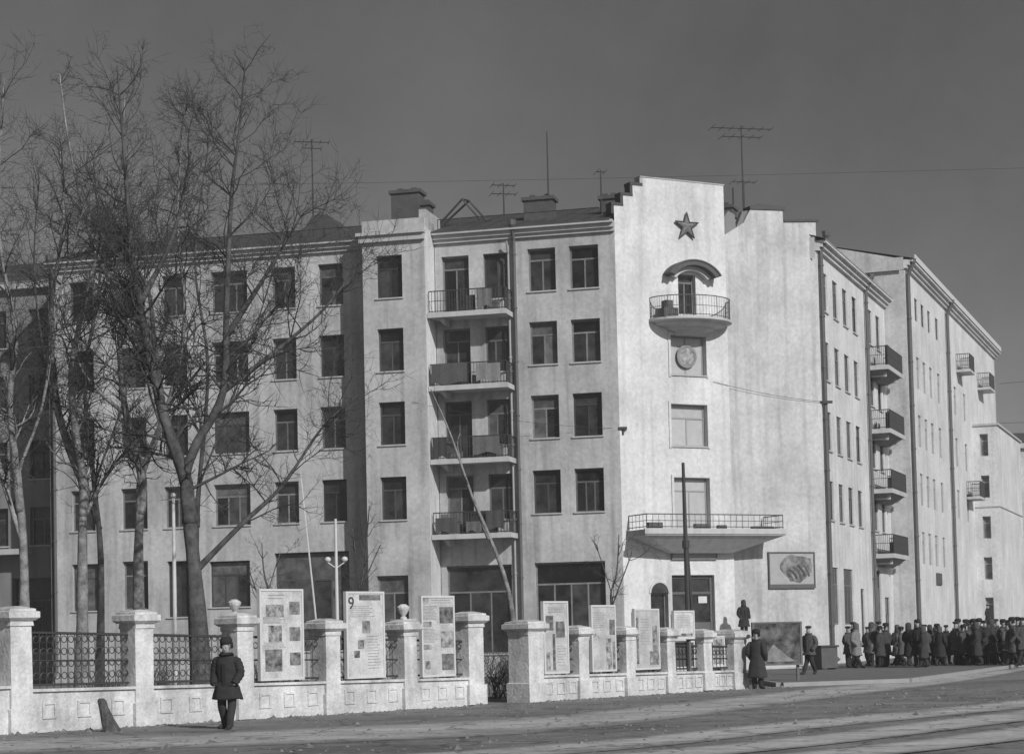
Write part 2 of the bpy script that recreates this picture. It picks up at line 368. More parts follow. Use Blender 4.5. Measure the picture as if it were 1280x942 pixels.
# ---- left roof
def gable(fr,u0,u1,eave,ridge,zin,depth,m,over=0.5,seams=True):
    r=fr.at('roof',MB().quad((u0,-over,eave),(u1,-over,eave),(u1,depth/2,ridge),(u0,depth/2,ridge)).quad((u1,depth+over,eave),(u0,depth+over,eave),(u0,depth/2,ridge),(u1,depth/2,ridge)).quad((u0,-over,eave-.06),(u0,-over,eave),(u1,-over,eave),(u1,-over,eave-.06)),m,bld)
    e=fr.at('gable_wall',MB().quad((u0,0.02,zin),(u0,depth,zin),(u0,depth,eave+.1),(u0,0.02,eave+.1)),PLB,bld)
    for uu in (u0+.01,u1-.01):
        mb=MB(); mb.v=[(uu,0.02,eave-.02),(uu,depth,eave-.02),(uu,depth/2,ridge-.02)]; mb.face([0,1,2]); fr.at('gable_wall',mb,PLB,bld)
    if seams:
        mb=MB(); u=u0+.6; sl=(ridge-eave)/(depth/2+over)
        while u<u1-.2:
            mb.quad((u-.02,-over,eave+.05),(u+.02,-over,eave+.05),(u+.02,depth/2,ridge+.05),(u-.02,depth/2,ridge+.05)); u+=0.75
        sm=link('standing_seam',mb.mesh('standing_seam',m),r); sm['kind']='stuff'
    return r
roofL=gable(L,-27.4,-.12,19.95,22.0,0,12.5,ROOF)
L.at('rear_wall',MB().quad((0.5,12.5,0),(-27.3,12.5,0),(-27.3,12.5,20),(0.5,12.5,20)),PLB,bld)
def on_roof(name,mb,m,u,dep,z,label=None):
    o=link(name,mb.mesh(name,m),roofL,(u,dep,z)); 
    if label: o['label']=label
    return o
# chimneys with courses, caps and flues (local to the roof object, which already sits in the wall frame)
def chimney(parent,u,dep,z0,w_,d_,z1,cap=True):
    mb=MB().box(u-w_/2,u+w_/2,dep-d_/2,dep+d_/2,z0,z1-0.2)
    mb.box(u-w_/2-.09,u+w_/2+.09,dep-d_/2-.09,dep+d_/2+.09,z1-.2,z1-.04)
    for s in (-.25,.25): mb.box(u+s*w_-.12,u+s*w_+.12,dep-.12,dep+.12,z1-.04,z1+.12)
    return link('chimney',mb.mesh('chimney',BRK),parent)
def dormer(parent,u,dep,z0,w_,h_):
    mb=MB().prism([(u-w_/2,z0),(u+w_/2,z0),(u+w_/2,z0+h_*.45),(u+w_*.12,z0+h_),(u-w_*.25,z0+h_),(u-w_/2,z0+h_*.5)],dep,dep+2.2)
    mb.box(u-w_*.22,u+w_*.22,dep-.03,dep-.003,z0+.25,z0+h_*.6)
    return link('dormer',mb.mesh('dormer',ROOF),parent)
chimney(roofL,-10.15,2.2,20.3,1.35,0.9,22.55); chimney(roofL,-9.45,2.3,20.3,.8,.7,21.95)
chimney(roofL,-3.85,2.2,20.4,1.35,0.8,21.75); chimney(roofL,-0.65,2.4,20.4,0.75,0.7,21.6); chimney(roofL,-25.2,3,20.4,1.2,.8,22.0)
dormer(roofL,-14.2,1.7,20.3,1.9,1.35); dormer(roofL,-21.4,1.7,20.3,2.3,1.1)
link('roof_hatch_frame',MB().tube([(-8.5,1.2,20.5),(-7.25,1.2,21.72),(-6.4,1.2,20.7)],.06,5).tube([(-8.5,2.4,20.9),(-7.25,2.4,21.9),(-6.4,2.4,20.9)],.06,5).tube([(-7.25,1.2,21.72),(-7.25,2.4,21.9)],.05,5).mesh('roof_hatch_frame',IRON),roofL)
rb=MB(); 
for k_ in range(0,27): rb.tube([(-27+k_,-.35,19.95),(-27+k_,-.35,20.5)],.016,4)
rb.tube([(-27,-.35,20.5),(-11.6,-.35,20.5)],.02,4); rb.tube([(-8,-.35,20.5),(-.6,-.35,20.5)],.02,4)
link('snow_rail',rb.mesh('snow_rail',IRON),roofL)
# ---- drainpipes
def pipe(fr,u,out,zt,zb,m,r=.075,funnel=True):
    mb=MB().tube([(u,-out-.28,zt),(u,-out,zt-.55),(u,-out,zt-1.0),(u,-out,zb+.3),(u,-out-.25,zb)],r,8)
    if funnel: mb.tube([(u,-out-.28,zt+.32),(u,-out-.28,zt+.1),(u,-out-.28,zt-.02)],[.2,.17,.08],8)
    z=zb+1.6
    while z<zt-1: mb.tube([(u,-out,z),(u,-out,z+.07)],r+.03,8); z+=2.4
    return fr.at('drainpipe',mb,m,bld,smooth=False)
pipe(L,-4.55,.14,19.9,.3,PIPE); pipe(L,-4.83,.1,19.3,.5,LIT_STRIP,.05,False); pipe(L,-27.1,.14,19.9,.3,PIPE)  # thin pale tube is added as the sunlit strip beside the pipe
pipe(Rf,.22,.15,20.0,.3,PIPE,.1); pipe(Rf,11.55,.14,19.9,.3,PIPE,.085); pipe(R2,.2+17.6,.15,21.7,.3,PIPE,.11); pipe(R2,32.4,.15,21.7,.3,PIPE,.1)
# ---- left balconies
def railing(u0,u1,d,h,step=.13,infill=None,sides=(True,True)):
    mb=MB(); r=.012
    pts=[]
    if sides[0]: pts.append([(u0,0),(u0,-d)])
    pts.append([(u0,-d),(u1,-d)])
    if sides[1]: pts.append([(u1,-d),(u1,0)])
    for (x0,y0),(x1,y1) in pts:
        n=max(2,int(math.hypot(x1-x0,y1-y0)/step))
        mb.tube([(x0,y0,h),(x1,y1,h)],.026,5); mb.tube([(x0,y0,.08),(x1,y1,.08)],.018,4); mb.tube([(x0,y0,h*.55),(x1,y1,h*.55)],.014,4)
        for i in range(n+1):
            f=i/n; x=x0+(x1-x0)*f; y=y0+(y1-y0)*f
            mb.tube([(x,y,0),(x,y,h)],.02 if i in (0,n) else r,4,False)
    return mb
def clutter(u0,u1,d,h,seed,dens=6):
    """stored boards, boxes and cloths along the inside of a balcony rail"""
    rr=random.Random(seed); mb=MB()
    for i in range(dens):
        w_=rr.uniform(.25,.8); u=rr.uniform(u0,u1-w_); hh=rr.uniform(.3,h)
        y=-d+rr.uniform(.06,.3); mb.box(u,u+w_,y,y+rr.uniform(.08,.3),.01,hh)
    return mb
for i,zs in enumerate((16.12,12.86,9.60,6.28)):
    b=L.at('balcony',MB().box(-8.27,-4.72,-1.3,-.003,zs-.16,zs).box(-8.27,-4.67,-1.38,-1.3,zs-.2,zs+.02).box(-4.72,-4.67,-1.3,-.003,zs-.2,zs+.02).prism([(-7.9,zs-.2),(-7.6,zs-.5),(-7.6,zs-.16),(-7.9,zs-.16)],-1.0,-.01),SLAB,bld)
    link('railing',railing(-8.2,-4.74,1.32,.98,sides=(False,True)).mesh('railing',IRON),b,(0,0,zs))
    rr=random.Random(i+3)
    for q in range((2,5,6,6)[i]):
        w_=rr.uniform(.3,.85); u=rr.uniform(-8.1,-4.9-w_); y=-1.25+rr.uniform(.06,.3)
        link('stored_board',MB().box(u,u+w_,y,y+rr.uniform(.04,.25),.01,rr.uniform(.35,1.0)).mesh('stored_board',rr.choice((CLOTH2,WOOD,CLOTH,CLOTH3))),b,(0,0,zs))
    for (x0,x1,z0,z1,mm) in (((-6.0,-5.3,.15,.9,CLOTH3),),((-8.15,-6.5,.1,.95,CLOTH2),(-6.1,-5.0,.15,.85,CLOTH3)),((-8.15,-7.5,.1,.9,CLOTH2),(-6.3,-5.1,.2,.9,CLOTH3)),((-8.1,-7.1,.1,.7,CLOTH2),(-6.7,-6.0,.1,.5,CLOTH3),(-5.8,-5.0,.2,.95,CLOTH2)))[i]:
        n=9; mb=MB(); ph=rr.random()*6
        for k in range(n):
            x=x0+(x1-x0)*k/(n-1); y=-1.352+.012*math.sin(k*1.7+ph); dz=.06*math.sin(k*.9+ph)
            mb.v+=[(x,y,z0+dz),(x,y,z1+.05)]
        for k in range(n-1): mb.face([2*k,2*k+2,2*k+3,2*k+1])
        link('rail_cloth',mb.mesh('rail_cloth',mm),b,(0,0,zs))
# ---- tower
opsT=[(3.22,4.14,15.98,17.8),(2.72,4.58,13.24,15.02),(2.65,4.55,10.04,11.92),(2.70,4.57,6.32,8.64),(2.47,4.70,1.5,4.3),(1.36,2.26,1.5,3.52)]
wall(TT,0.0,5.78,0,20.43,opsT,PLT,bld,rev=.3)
window(TT,opsT[0],bld,nv=2,tr=.8,sill=False,name='balcony_door')
w1=window(TT,opsT[1],bld,nv=2,tr=0,frm=FRAMEL,gl=CURT); window(TT,opsT[2],bld,nv=2,tr=.68,frm=FRAMEL,gl=CURT); window(TT,opsT[3],bld,nv=2,tr=.75,frm=FRAMEL,gl=CURT,sill=False,name='balcony_door')
# window surrounds
for op in opsT[1:4]:
    a,b,c,d=op; TT.at('window_surround',MB().box(a-.12,a-.003,-.05,.02,c-.1,d+.12).box(b+.003,b+.12,-.05,.02,c-.1,d+.12).box(a-.003,b+.003,-.05,.02,d+.003,d+.12),PLT,bld)
# round emblem hung in the upper tower window
def ring(r0,r1,y0,y1,n=28,a0=0,a1=2*math.pi,ez=1.0):
    mb=MB(); full=abs(a1-a0-2*math.pi)<1e-6; m_=n if full else n+1
    for i in range(m_):
        a=a0+(a1-a0)*i/n; c_,s_=math.cos(a),math.sin(a)*ez
        mb.v+=[(r0*c_,y0,r0*s_),(r1*c_,y0,r1*s_),(r1*c_,y1,r1*s_),(r0*c_,y1,r0*s_)]
    for i in range(n):
        j=(i+1)%m_
        for q in range(4): mb.face([4*i+q,4*i+(q+1)%4,4*j+(q+1)%4,4*j+q])
    if not full: mb.face([3,2,1,0]); mb.face([4*n,4*n+1,4*n+2,4*n+3])
    return mb
em=tag(link('round_emblem',None,None,C0+TT.p(3.65,-.14,14.1),TT.a),'round pale wreath emblem hung in the tower window under the balcony','emblem')
link('wreath',ring(.40,.52,-.03,.0).mesh('wreath',mat('emblem_paint',.22,amp=.5,scale=8)),em); link('disc',ring(.001,.39,-.015,-.005).mesh('disc',mat('emblem_disc',.28,amp=1.5,scale=6)),em)
# stepped parapet
st=[(0.0,.48,20.43,20.62),(.48,.98,20.43,21.1),(.98,1.5,20.43,21.6),(1.5,5.78,20.43,22.0)]
for i,(a,b,z0,z1) in enumerate(st):
    TT.at('parapet',MB().box(a,b-.003*(i<3),0,.45+.0015*i,z0,z1),PLT,bld)
    TT.at('parapet_cap',MB().box(a-.14,b-.006 if i<3 else b+.03,-.02,.5,z1+.002,z1+(.14 if i<3 else .05)).box(a-.14,a-.004,.0,.46,z1-.36,z1+.001) if i<3 else MB().box(a-.14,b+.04,-.03,.5,z1+.002,z1+.05).box(a-.14,a-.004,.0,.46,z1-.3,z1+.001),IRON if i<3 else CORN,bld)
TT.at('tower_side_wall',MB().quad((5.78,0,0),(5.78,.2,0),(5.78,.2,20.43),(5.78,0,20.43)).quad((5.78,.45,19),(5.78,5,19),(5.78,5,21.6),(5.78,.45,22.0)),PLB,bld)
# five pointed star in relief
star=tag(link('star_emblem',None,None,C0+TT.p(3.70,.03,19.95),TT.a),'dark five pointed metal star mounted on the tower above the arched hood','emblem')
sp=[(math.cos(R_(90+36*i))*(.64 if i%2==0 else .23),math.sin(R_(90+36*i))*(.64 if i%2==0 else .23)) for i in range(10)]
mb=MB(); mb.v=[(x,-.02,z) for x,z in sp]+[(x,-.07,z) for x,z in sp]+[(0,-.16,0)]
for i in range(10):
    j=(i+1)%10; mb.face([i,j,10+j,10+i]); mb.face([10+i,10+j,20])
link('star',mb.mesh('star',mat('star_paint',.16,amp=1.2,scale=9)),star)
mb=MB()
for i in range(10):
    a=sp[i]; b=sp[(i+1)%10]; mb.tube([(a[0],-.1,a[1]),(b[0],-.1,b[1])],.028,5)
link('star_outline',mb.mesh('star_outline',IRON),star)
# arched hood
hd=TT.at('arched_hood',ring(1.2,1.44,-.62,.0,22,R_(28),R_(152),.78),mat('hood_paint',.09,amp=.4,scale=5),bld,3.78,0,17.18); link('hood_band',ring(1.441,1.52,-.66,-.0,22,R_(26),R_(154),.78).mesh('hood_band',mat('hood_paint',.09,amp=.4,scale=5)),hd)
link('hood_soffit',ring(.95,1.218,-.3,.0,22,R_(30),R_(150),.78).mesh('hood_soffit',SLAB),hd)
# round balcony
def half(rx,ry,z,n=26): return [(rx*math.cos(math.pi+math.pi*i/n),ry*math.sin(math.pi+math.pi*i/n),z) for i in range(n+1)]
rings=[(0.8,.45,14.98),(0.9,.55,15.16),(1.2,.85,15.24),(1.25,.9,15.32),(1.75,1.25,15.4),(1.8,1.3,15.46),(1.8,1.3,15.5),(2.0,1.48,15.53),(2.08,1.55,15.56),(2.08,1.55,15.66)]
rb_=TT.at('round_balcony',MB().loft([half(*r) for r in rings]),[SLAB],bld,3.72,0,0)
mb=MB(); hp=half(2.0,1.47,0,40)
mb.tube([(x,y,.95) for x,y,_ in hp],.024,5); mb.tube([(x,y,.5) for x,y,_ in hp],.012,4); mb.tube([(x,y,.1) for x,y,_ in hp],.016,4)
for i,(x,y,_) in enumerate(hp): mb.tube([(x,y,0),(x,y,.95)],.02 if i%8==0 else .009,4,False)
link('railing',mb.mesh('railing',PIPE),rb_,(0,0,15.66))
tag(link('wooden_box',MB().box(-.42,.3,-.25,.25,0,.42).box(-.3,.06,-.2,.2,.422,.75).box(-.36,-.28,-.27,-.252,0,.4).box(.16,.24,-.27,-.252,0,.4).mesh('wooden_box',BOARDD),None,C0+TT.p(2.35,.62,15.662),TT.a),'dark stacked crates standing on the round tower balcony','crate')
# lower balcony with its flared underside
zb=5.98
lb=TT.at('entrance_balcony',MB().box(.25,7.55,-1.55,-.003,zb,zb+.26).box(.19,7.61,-1.61,-1.55,zb+.06,zb+.3),SLAB,bld)
mb=MB(); top=[(.3,-1.5,zb-.003),(7.5,-1.5,zb-.003),(7.5,-.003,zb-.003),(.3,-.003,zb-.003)]; low=[(2.3,-.5,zb-.72),(5.4,-.5,zb-.72),(5.4,-.003,zb-.72),(2.3,-.003,zb-.72)]
link('flared_soffit',MB().loft([low,top]).mesh('flared_soffit',SLAB),lb)
mb=railing(.35,7.45,1.5,.62,.3); link('railing',mb.mesh('railing',PIPE),lb,(0,0,zb+.3))
for x0,x1,h_ in ((2.9,3.6,.25),(4.1,4.5,.2),(5.9,7.0,.16),(.5,1.2,.3)): link('flower_box',MB().box(x0,x1,-1.45,-1.2,0,h_).mesh('flower_box',BOARDD),lb,(0,0,zb+.262))
# entrance
en=TT.at('entrance_door',MB().box(2.47,2.6,0,.1,1.5,4.3).box(4.57,4.7,0,.1,1.5,4.3).box(2.6,4.57,0,.1,4.16,4.3).box(2.6,4.57,.004,.096,3.45,3.56).box(3.53,3.64,.004,.096,1.5,3.45).box(2.6,3.53,.02,.08,1.5,2.2).box(3.64,4.57,.02,.08,1.5,2.2),FRAME,bld,0,-.2,0)
for a,b,c,d in ((2.6,3.53,2.2,3.45),(3.64,4.57,2.2,3.45),(2.6,4.57,3.56,4.16)): link('pane',MB().box(a,b,.05,.062,c,d).mesh('pane',GLASS),en)
link('paper_notice',MB().box(3.95,4.4,-.012,-.002,3.05,3.35).mesh('paper_notice',WHITEP),en)
ld=TT.at('entrance_landing',MB().box(.8,7.0,-2.4,-.003,0,1.5),SLAB,bld)
for i in range(7): link('step',MB().box(2.0,6.0,-2.4-.32*(i+1),-2.402-.32*i,0,1.5-.19*(i+1)).mesh('step',SLAB),ld)
sg=tag(link('entrance_sign',None,None,C0+TT.p(2.44,.03,4.98),TT.a),'pale framed sign board over the tower entrance under the flared balcony','sign')
link('panel',MB().box(.06,2.32,-.06,0,.06,.58).mesh('panel',mat('sign_paint',.33,amp=.3,scale=3)),sg)
link('frame',MB().box(0,.06,-.09,0,0,.64).box(2.32,2.38,-.09,0,0,.64).box(.06,2.32,-.09,0,0,.06).box(.06,2.32,-.09,0,.58,.64).mesh('frame',FRAME),sg)
# arched window left of the door: rectangular part is an opening, the arched head is recessed too
window(TT,opsT[5],bld,nv=1,tr=0,sill=True)
TT.at('arched_head',MB().prism([(.45+.45*math.cos(R_(a)),.45*math.sin(R_(a))) for a in range(0,181,15)],-.012,-.002),GLASS,bld,1.36,0,3.522)
TT.at('arched_frame',ring(.45,.53,-.05,-.001,14,0,math.pi),PLT,bld,1.81,0,3.522)
# ---- blank gable wall right of the tower
mb=MB().prism([(5.75,0),(10.95,0),(10.95,20.75),(9.12,20.6),(9.1,21.15),(7.3,21.05),(6.9,20.4),(5.75,19.7)],0,.3)
gw=T.at('gable_wall',mb,PLB,bld)
T.at('gable_cap',MB().prism([(7.25,21.055),(9.2,21.155),(9.2,21.33),(7.7,21.36),(7.25,21.2)],-.06,.5).prism([(9.13,20.61),(11.1,20.78),(11.1,20.9),(9.13,20.74)],-.06,.5),ROOF,bld)
T.at('broken_coping',MB().prism([(5.8,19.72),(6.5,20.14),(6.45,20.75),(6.1,20.9),(5.8,20.5)],.02,.28).prism([(6.55,20.2),(6.85,20.36),(7.2,21.0),(6.9,20.95)],.05,.33),PLD,bld)
# wall plaque
pq=tag(link('wall_poster',None,None,C0+T.p(7.73,.02,3.72),T.a),'framed picture panel with a dark swirling oval on the blank wall','poster')
link('panel',MB().box(0,2.45,-.05,0,0,1.55).mesh('panel',mat('poster_ground',.34,amp=.3,scale=2.5)),pq)
link('frame',MB().box(-.06,0,-.09,0,-.06,1.61).box(2.45,2.51,-.09,0,-.06,1.61).box(0,2.45,-.09,0,-.06,0).box(0,2.45,-.09,0,1.55,1.61).box(.0,2.45,-.085,-.051,.0,.13).mesh('frame',PIPE),pq)
rr=random.Random(4); bl=[(.86*math.cos(R_(q))*(1+rr.uniform(-.1,.1))+.12*math.sin(R_(2*q)),.62*math.sin(R_(q))*(1+rr.uniform(-.1,.1))) for q in range(0,360,15)]
link('painted_shape',MB().prism(bl,-.064,-.053).mesh('painted_shape',mat('poster_grey',.17,amp=2.0,scale=3.0,fine=.8)),pq,(1.5,0,.84))
for q,(x,z,r,a0,a1,wd) in enumerate(((.75,.25,.55,5,70,.09),(.75,.25,.8,12,66,.12),(.75,.25,1.05,8,58,.1),(.75,.25,1.28,14,50,.12),(.75,.25,1.5,12,40,.08))):
    link('brush_stroke',ring(r-wd,r,-.08,-.066,16,R_(a0),R_(a1),.8).mesh('brush_stroke',INK if q%2 else BOARDD),pq,(x,0,z))
# ---- right wing along the street
rowsR=[18.6,15.32,12.0,8.72]
opsF=[]
for zt in rowsR:
    for u in (1.0,3.45,5.85,8.3,12.6,14.9): opsF.append((u,u+1.15,zt-1.85,zt))
gr=[(0.6,2.7,1.96,4.66),(4.0,6.3,1.96,4.66),(8.2,9.1,1.2,3.75),(12.2,13.9,1.6,4.8),(15,16.4,.3,3.4)]
wall(Rf,0,17.6,0,19.4,opsF+gr,PLT,bld)
for op in opsF+gr: window(Rf,op,bld,sill=op[2]>5,inset=.07)
cornice(Rf,-.1,17.6,19.4,bld,PLT)
roofR=gable(Rf,-.3,17.7,19.9,22.1,19.0,12.5,ROOFL); chimney(roofR,5.5,5.6,21.4,1.0,.7,23.2); chimney(roofR,13.5,3.5,20.8,1.6,.8,23.0)
link('ridge_flashing',MB().tube([(-.3,6.25,22.12),(17.6,6.25,22.12)],.16,6).mesh('ridge_flashing',ROOF),roofR)
link('vent_pipe',MB().tube([(5.9,5.4,22),(5.9,5.4,24.2)],.05,5).mesh('vent_pipe',IRON),roofR)
for i,zs in enumerate((15.5,12.15,9.0,5.6)):
    b=Rf.at('balcony',MB().box(12.4,16.9,-1.0,-.003,zs-.16,zs).box(12.34,16.96,-1.06,-1.0,zs-.2,zs+.03).box(12.34,12.4,-1.0,-.003,zs-.2,zs+.03).prism([(13,zs-.5),(13.2,zs-.5),(13.2,zs-.17),(13,zs-.17)],-.8,-.01).prism([(16,zs-.5),(16.2,zs-.5),(16.2,zs-.17),(16,zs-.17)],-.8,-.01),SLAB,bld)
    link('railing',railing(12.4,16.9,1.0,1.0,.1).mesh('railing',IRON),b,(0,0,zs+.03))
    link('rail_panel',MB().box(12.5,16.8,-.975,-.955,.1,.95).mesh('rail_panel',BOARDD),b,(0,0,zs))
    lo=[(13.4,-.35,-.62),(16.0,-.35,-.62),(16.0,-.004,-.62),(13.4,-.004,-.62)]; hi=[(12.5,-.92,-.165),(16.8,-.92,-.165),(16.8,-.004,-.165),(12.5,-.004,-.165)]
    link('corbel',MB().loft([lo,hi]).mesh('corbel',PLD),b,(0,0,zs))  # corbel in darker plaster than its slab
    for q in range(5):
        u=random.uniform(12.6,15.9); link('stored_board',MB().box(u,u+random.uniform(.3,.9),-.85,-.7,.02,random.uniform(.5,1.25)).mesh('stored_board',random.choice((CLOTH2,WOOD,CLOTH))),b,(0,0,zs))
# projecting taller part of the street wing
ops2=[]
for zt,h_ in ((20.35,1.3),(17.0,1.8),(13.7,1.8),(10.4,1.8),(7.1,1.8)):
    for u in (20.6,22.9,25.3,28.3): ops2.append((u,u+1.05,zt-h_,zt))
for zt in (17.0,13.7,10.4): 
    for u in (35.2,39.5): ops2.append((u,u+1.1,zt-1.8,zt))
wall(R2,17.6,57,0,21.5,ops2,PLT,bld)
for op in ops2: window(R2,op,bld,sill=False,frm=FRAMEL if op[3]<18 else FRAME,gl=CURT if op[3]<18 else None,inset=.06)
R2.at('return_wall',MB().quad((17.6,1.25,0),(17.6,0,0),(17.6,0,21.5),(17.6,1.25,21.5)).quad((17.6,13,0),(17.6,1.25,0),(17.6,1.25,21.5),(17.6,13,21.5)),PLB,bld)
R2.at('end_wall',MB().quad((57,0,0),(57,13,0),(57,13,21.5),(57,0,21.5)),PLB,bld)
cornice(R2,17.5,57.2,21.5,bld,PLT)
roof2=gable(R2,17.4,57.2,22.0,23.6,21.4,12.5,ROOF)
for u in (24,33): chimney(roof2,u,.9,22.0,.7,.6,22.9)
link('gutter_board',MB().box(18.2,57.2,-.52,-.46,22.0,22.34).mesh('gutter_board',WHITEP),roof2)
for u,zs,w_ in ((36.6,18.2,2.2),(46.8,18.2,2.6),(39.6,10.2,2.4)):
    b=R2.at('balcony',MB().box(u,u+w_,-.9,-.003,zs-.15,zs),SLAB,bld)
    link('railing',railing(u+.03,u+w_-.03,.86,1.0,.12).mesh('railing',IRON),b,(0,0,zs)); link('rail_panel',MB().box(u+.1,u+w_-.3,-.83,-.81,.1,.9).mesh('rail_panel',BOARDD),b,(0,0,zs))
tag(link('wall_plate',MB().box(0,1.9,-.05,0,0,.7).box(.1,1.8,-.07,-.051,.08,.62).mesh('wall_plate',BOARDD),None,C0+R2.p(25.2,.02,4.2),R2.a),'small dark plate on the street wall between two drainpipes','plate')
pch=R2.at('entrance_landing',MB().box(38.5,42.6,-1.6,-.003,0,1.45),SLAB,bld)
for i in range(6): link('step',MB().box(39.2,41.5,-1.6-.32*(i+1),-1.602-.32*i,0,1.45-.2*(i+1)).mesh('step',SLAB),pch)
# lower projecting stair block at the far end
ops3=[]
blk=thing('stair_block','lower pale block with one column of narrow windows at the street wing end','building',C0+R2.p(43.5,0,0),R2.a)
class Loc(Fr):
    def __init__(s): s.o=Vector((0,0,0)); s.a=-math.pi/2; s.t=Vector((0,-1,0)); s.n=Vector((-1,0,0))
lf=Loc()   # the face that looks back along the street
ops3=[(.45,1.0,z-.75,z+.75) for z in (13.9,11.1,8.35,5.6,2.9)]
wall(lf,0.003,1.6,0,15.2,ops3,PLT,blk)
for op in ops3: window(lf,op,blk,nv=1,tr=.7,sill=False,frm=FRAMEL,gl=NET)  # paler panes and frames put distance haze into their colour
link('street_wall',MB().quad((0,-1.6,0),(14,-1.6,0),(14,-1.6,15.2),(0,-1.6,15.2)).quad((14,-1.6,0),(14,0,0),(14,0,15.2),(14,-1.6,15.2)).mesh('street_wall',PLT),blk)
link('ledge',MB().box(-.1,14.1,-1.72,-.003,15.2,15.34).box(-.06,14.1,-1.66,-.003,9.7,9.78).mesh('ledge',CORN),blk)
# ------------------------------------------------------------------ neighbouring buildings
nb=thing('neighbouring_building','dark grey apartment house behind the bare trees beyond the drainpipe corner','building',C0+L.p(-27.4,-4,0),L.a)
class Loc2(Fr):
    def __init__(s): s.o=Vector((0,0,0)); s.a=0.0; s.t=Vector((1,0,0)); s.n=Vector((0,-1,0))
nf=Loc2(); opn=[]
for zt in (18.6,15.3,12.0,8.7):
    for u in (-3.2,-5.7,-8.2,-10.7): opn.append((u,u+1.3,zt-1.9,zt))
opn+=[(-4.2,-1.2,1.5,5.2),(-10,-6,1.5,5.2)]
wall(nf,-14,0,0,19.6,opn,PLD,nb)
for op in opn: window(nf,op,nb)
link('cornice',MB().box(-14,.1,-.4,.1,19.6,19.9).box(-9,-3.1,-1.0,-.003,6.35,6.62).mesh('cornice',CORN),nb)
link('roof',MB().quad((-14.2,-.5,19.95),(.3,-.5,19.95),(.3,5,22),(-14.2,5,22)).mesh('roof',ROOF),nb)
link('side_wall',MB().quad((0,0,0),(0,5,0),(0,5,20),(0,0,20)).mesh('side_wall',PLD),nb)
fb=thing('far_building','grey flat fronted house at the far end of the street','building',(48.6,196,0))
opf=[]
for zt in (17.5,13.9,10.3,6.7):
    for u in (1.2,4.2,7.2,10.2): opf.append((u,u+1.4,zt-2,zt))
wall(nf,0,16,0,19.8,opf,PLB,fb)
for op in opf: window(nf,op,fb,nv=2,tr=.7)
link('cornice',MB().box(-.4,16.3,-.5,.1,19.8,20.3).mesh('cornice',CORN),fb); link('roof',MB().quad((-.4,-.5,20.32),(16.3,-.5,20.32),(16.3,6,22),(-.4,6,22)).mesh('roof',ROOF),fb)
link('side_wall',MB().quad((0,12,0),(0,0,0),(0,0,19.8),(0,12,19.8)).mesh('side_wall',PLB),fb)
# ------------------------------------------------------------------ antennas on the roofs
def antenna(base,h,bars,label,rz=0.2,guys=False):
    a=thing('television_antenna',label,'antenna',base,rz,'television antennas on the roofs')
    link('mast',MB().tube([(0,0,0),(0,0,h)],[.045,.028],5).mesh('mast',IRON),a)
    for (z,l_,n_) in bars:
        mb=MB().tube([(-l_/2,0,z),(l_/2,0,z)],.022,4)
        for i in range(n_):
            x=-l_/2+l_*i/(max(1,n_-1)); e=.55-.2*i/max(1,n_); mb.tube([(x,-e,z),(x,e,z)],.014,4)
        link('crossbar',mb.mesh('crossbar',IRON),a)
    return a
antenna(C0+L.p(-14.75,-2,21.6),3.75,[(3.6,1.6,5),(3.3,.9,3)],'tall thin antenna with one long crossbar above the dormer')
antenna(C0+L.p(-5.5,-2,20.75),1.75,[(1.65,1.05,4),(1.25,1.15,4)],'short antenna with two stacked crossbars beside the open roof frame')
antenna(C0+L.p(-3.4,-2,20.8),3.9,[],'bare tall rod antenna standing beside the roof chimney')
antenna(C0+L.p(-.95,-2,20.8),1.95,[(1.85,.4,2)],'low rod antenna with a stub crossbar next to the stepped parapet')
antenna(C0+T.p(7.95,-1.5,20.9),4.5,[(4.35,2.9,7),(3.95,1.9,5)],'tall wide branched antenna rising beyond the star tower')
antenna(C0+Rf.p(6.6,-5.0,21.7),3.0,[(2.9,1.2,4)],'small antenna on the pale street wing roof')
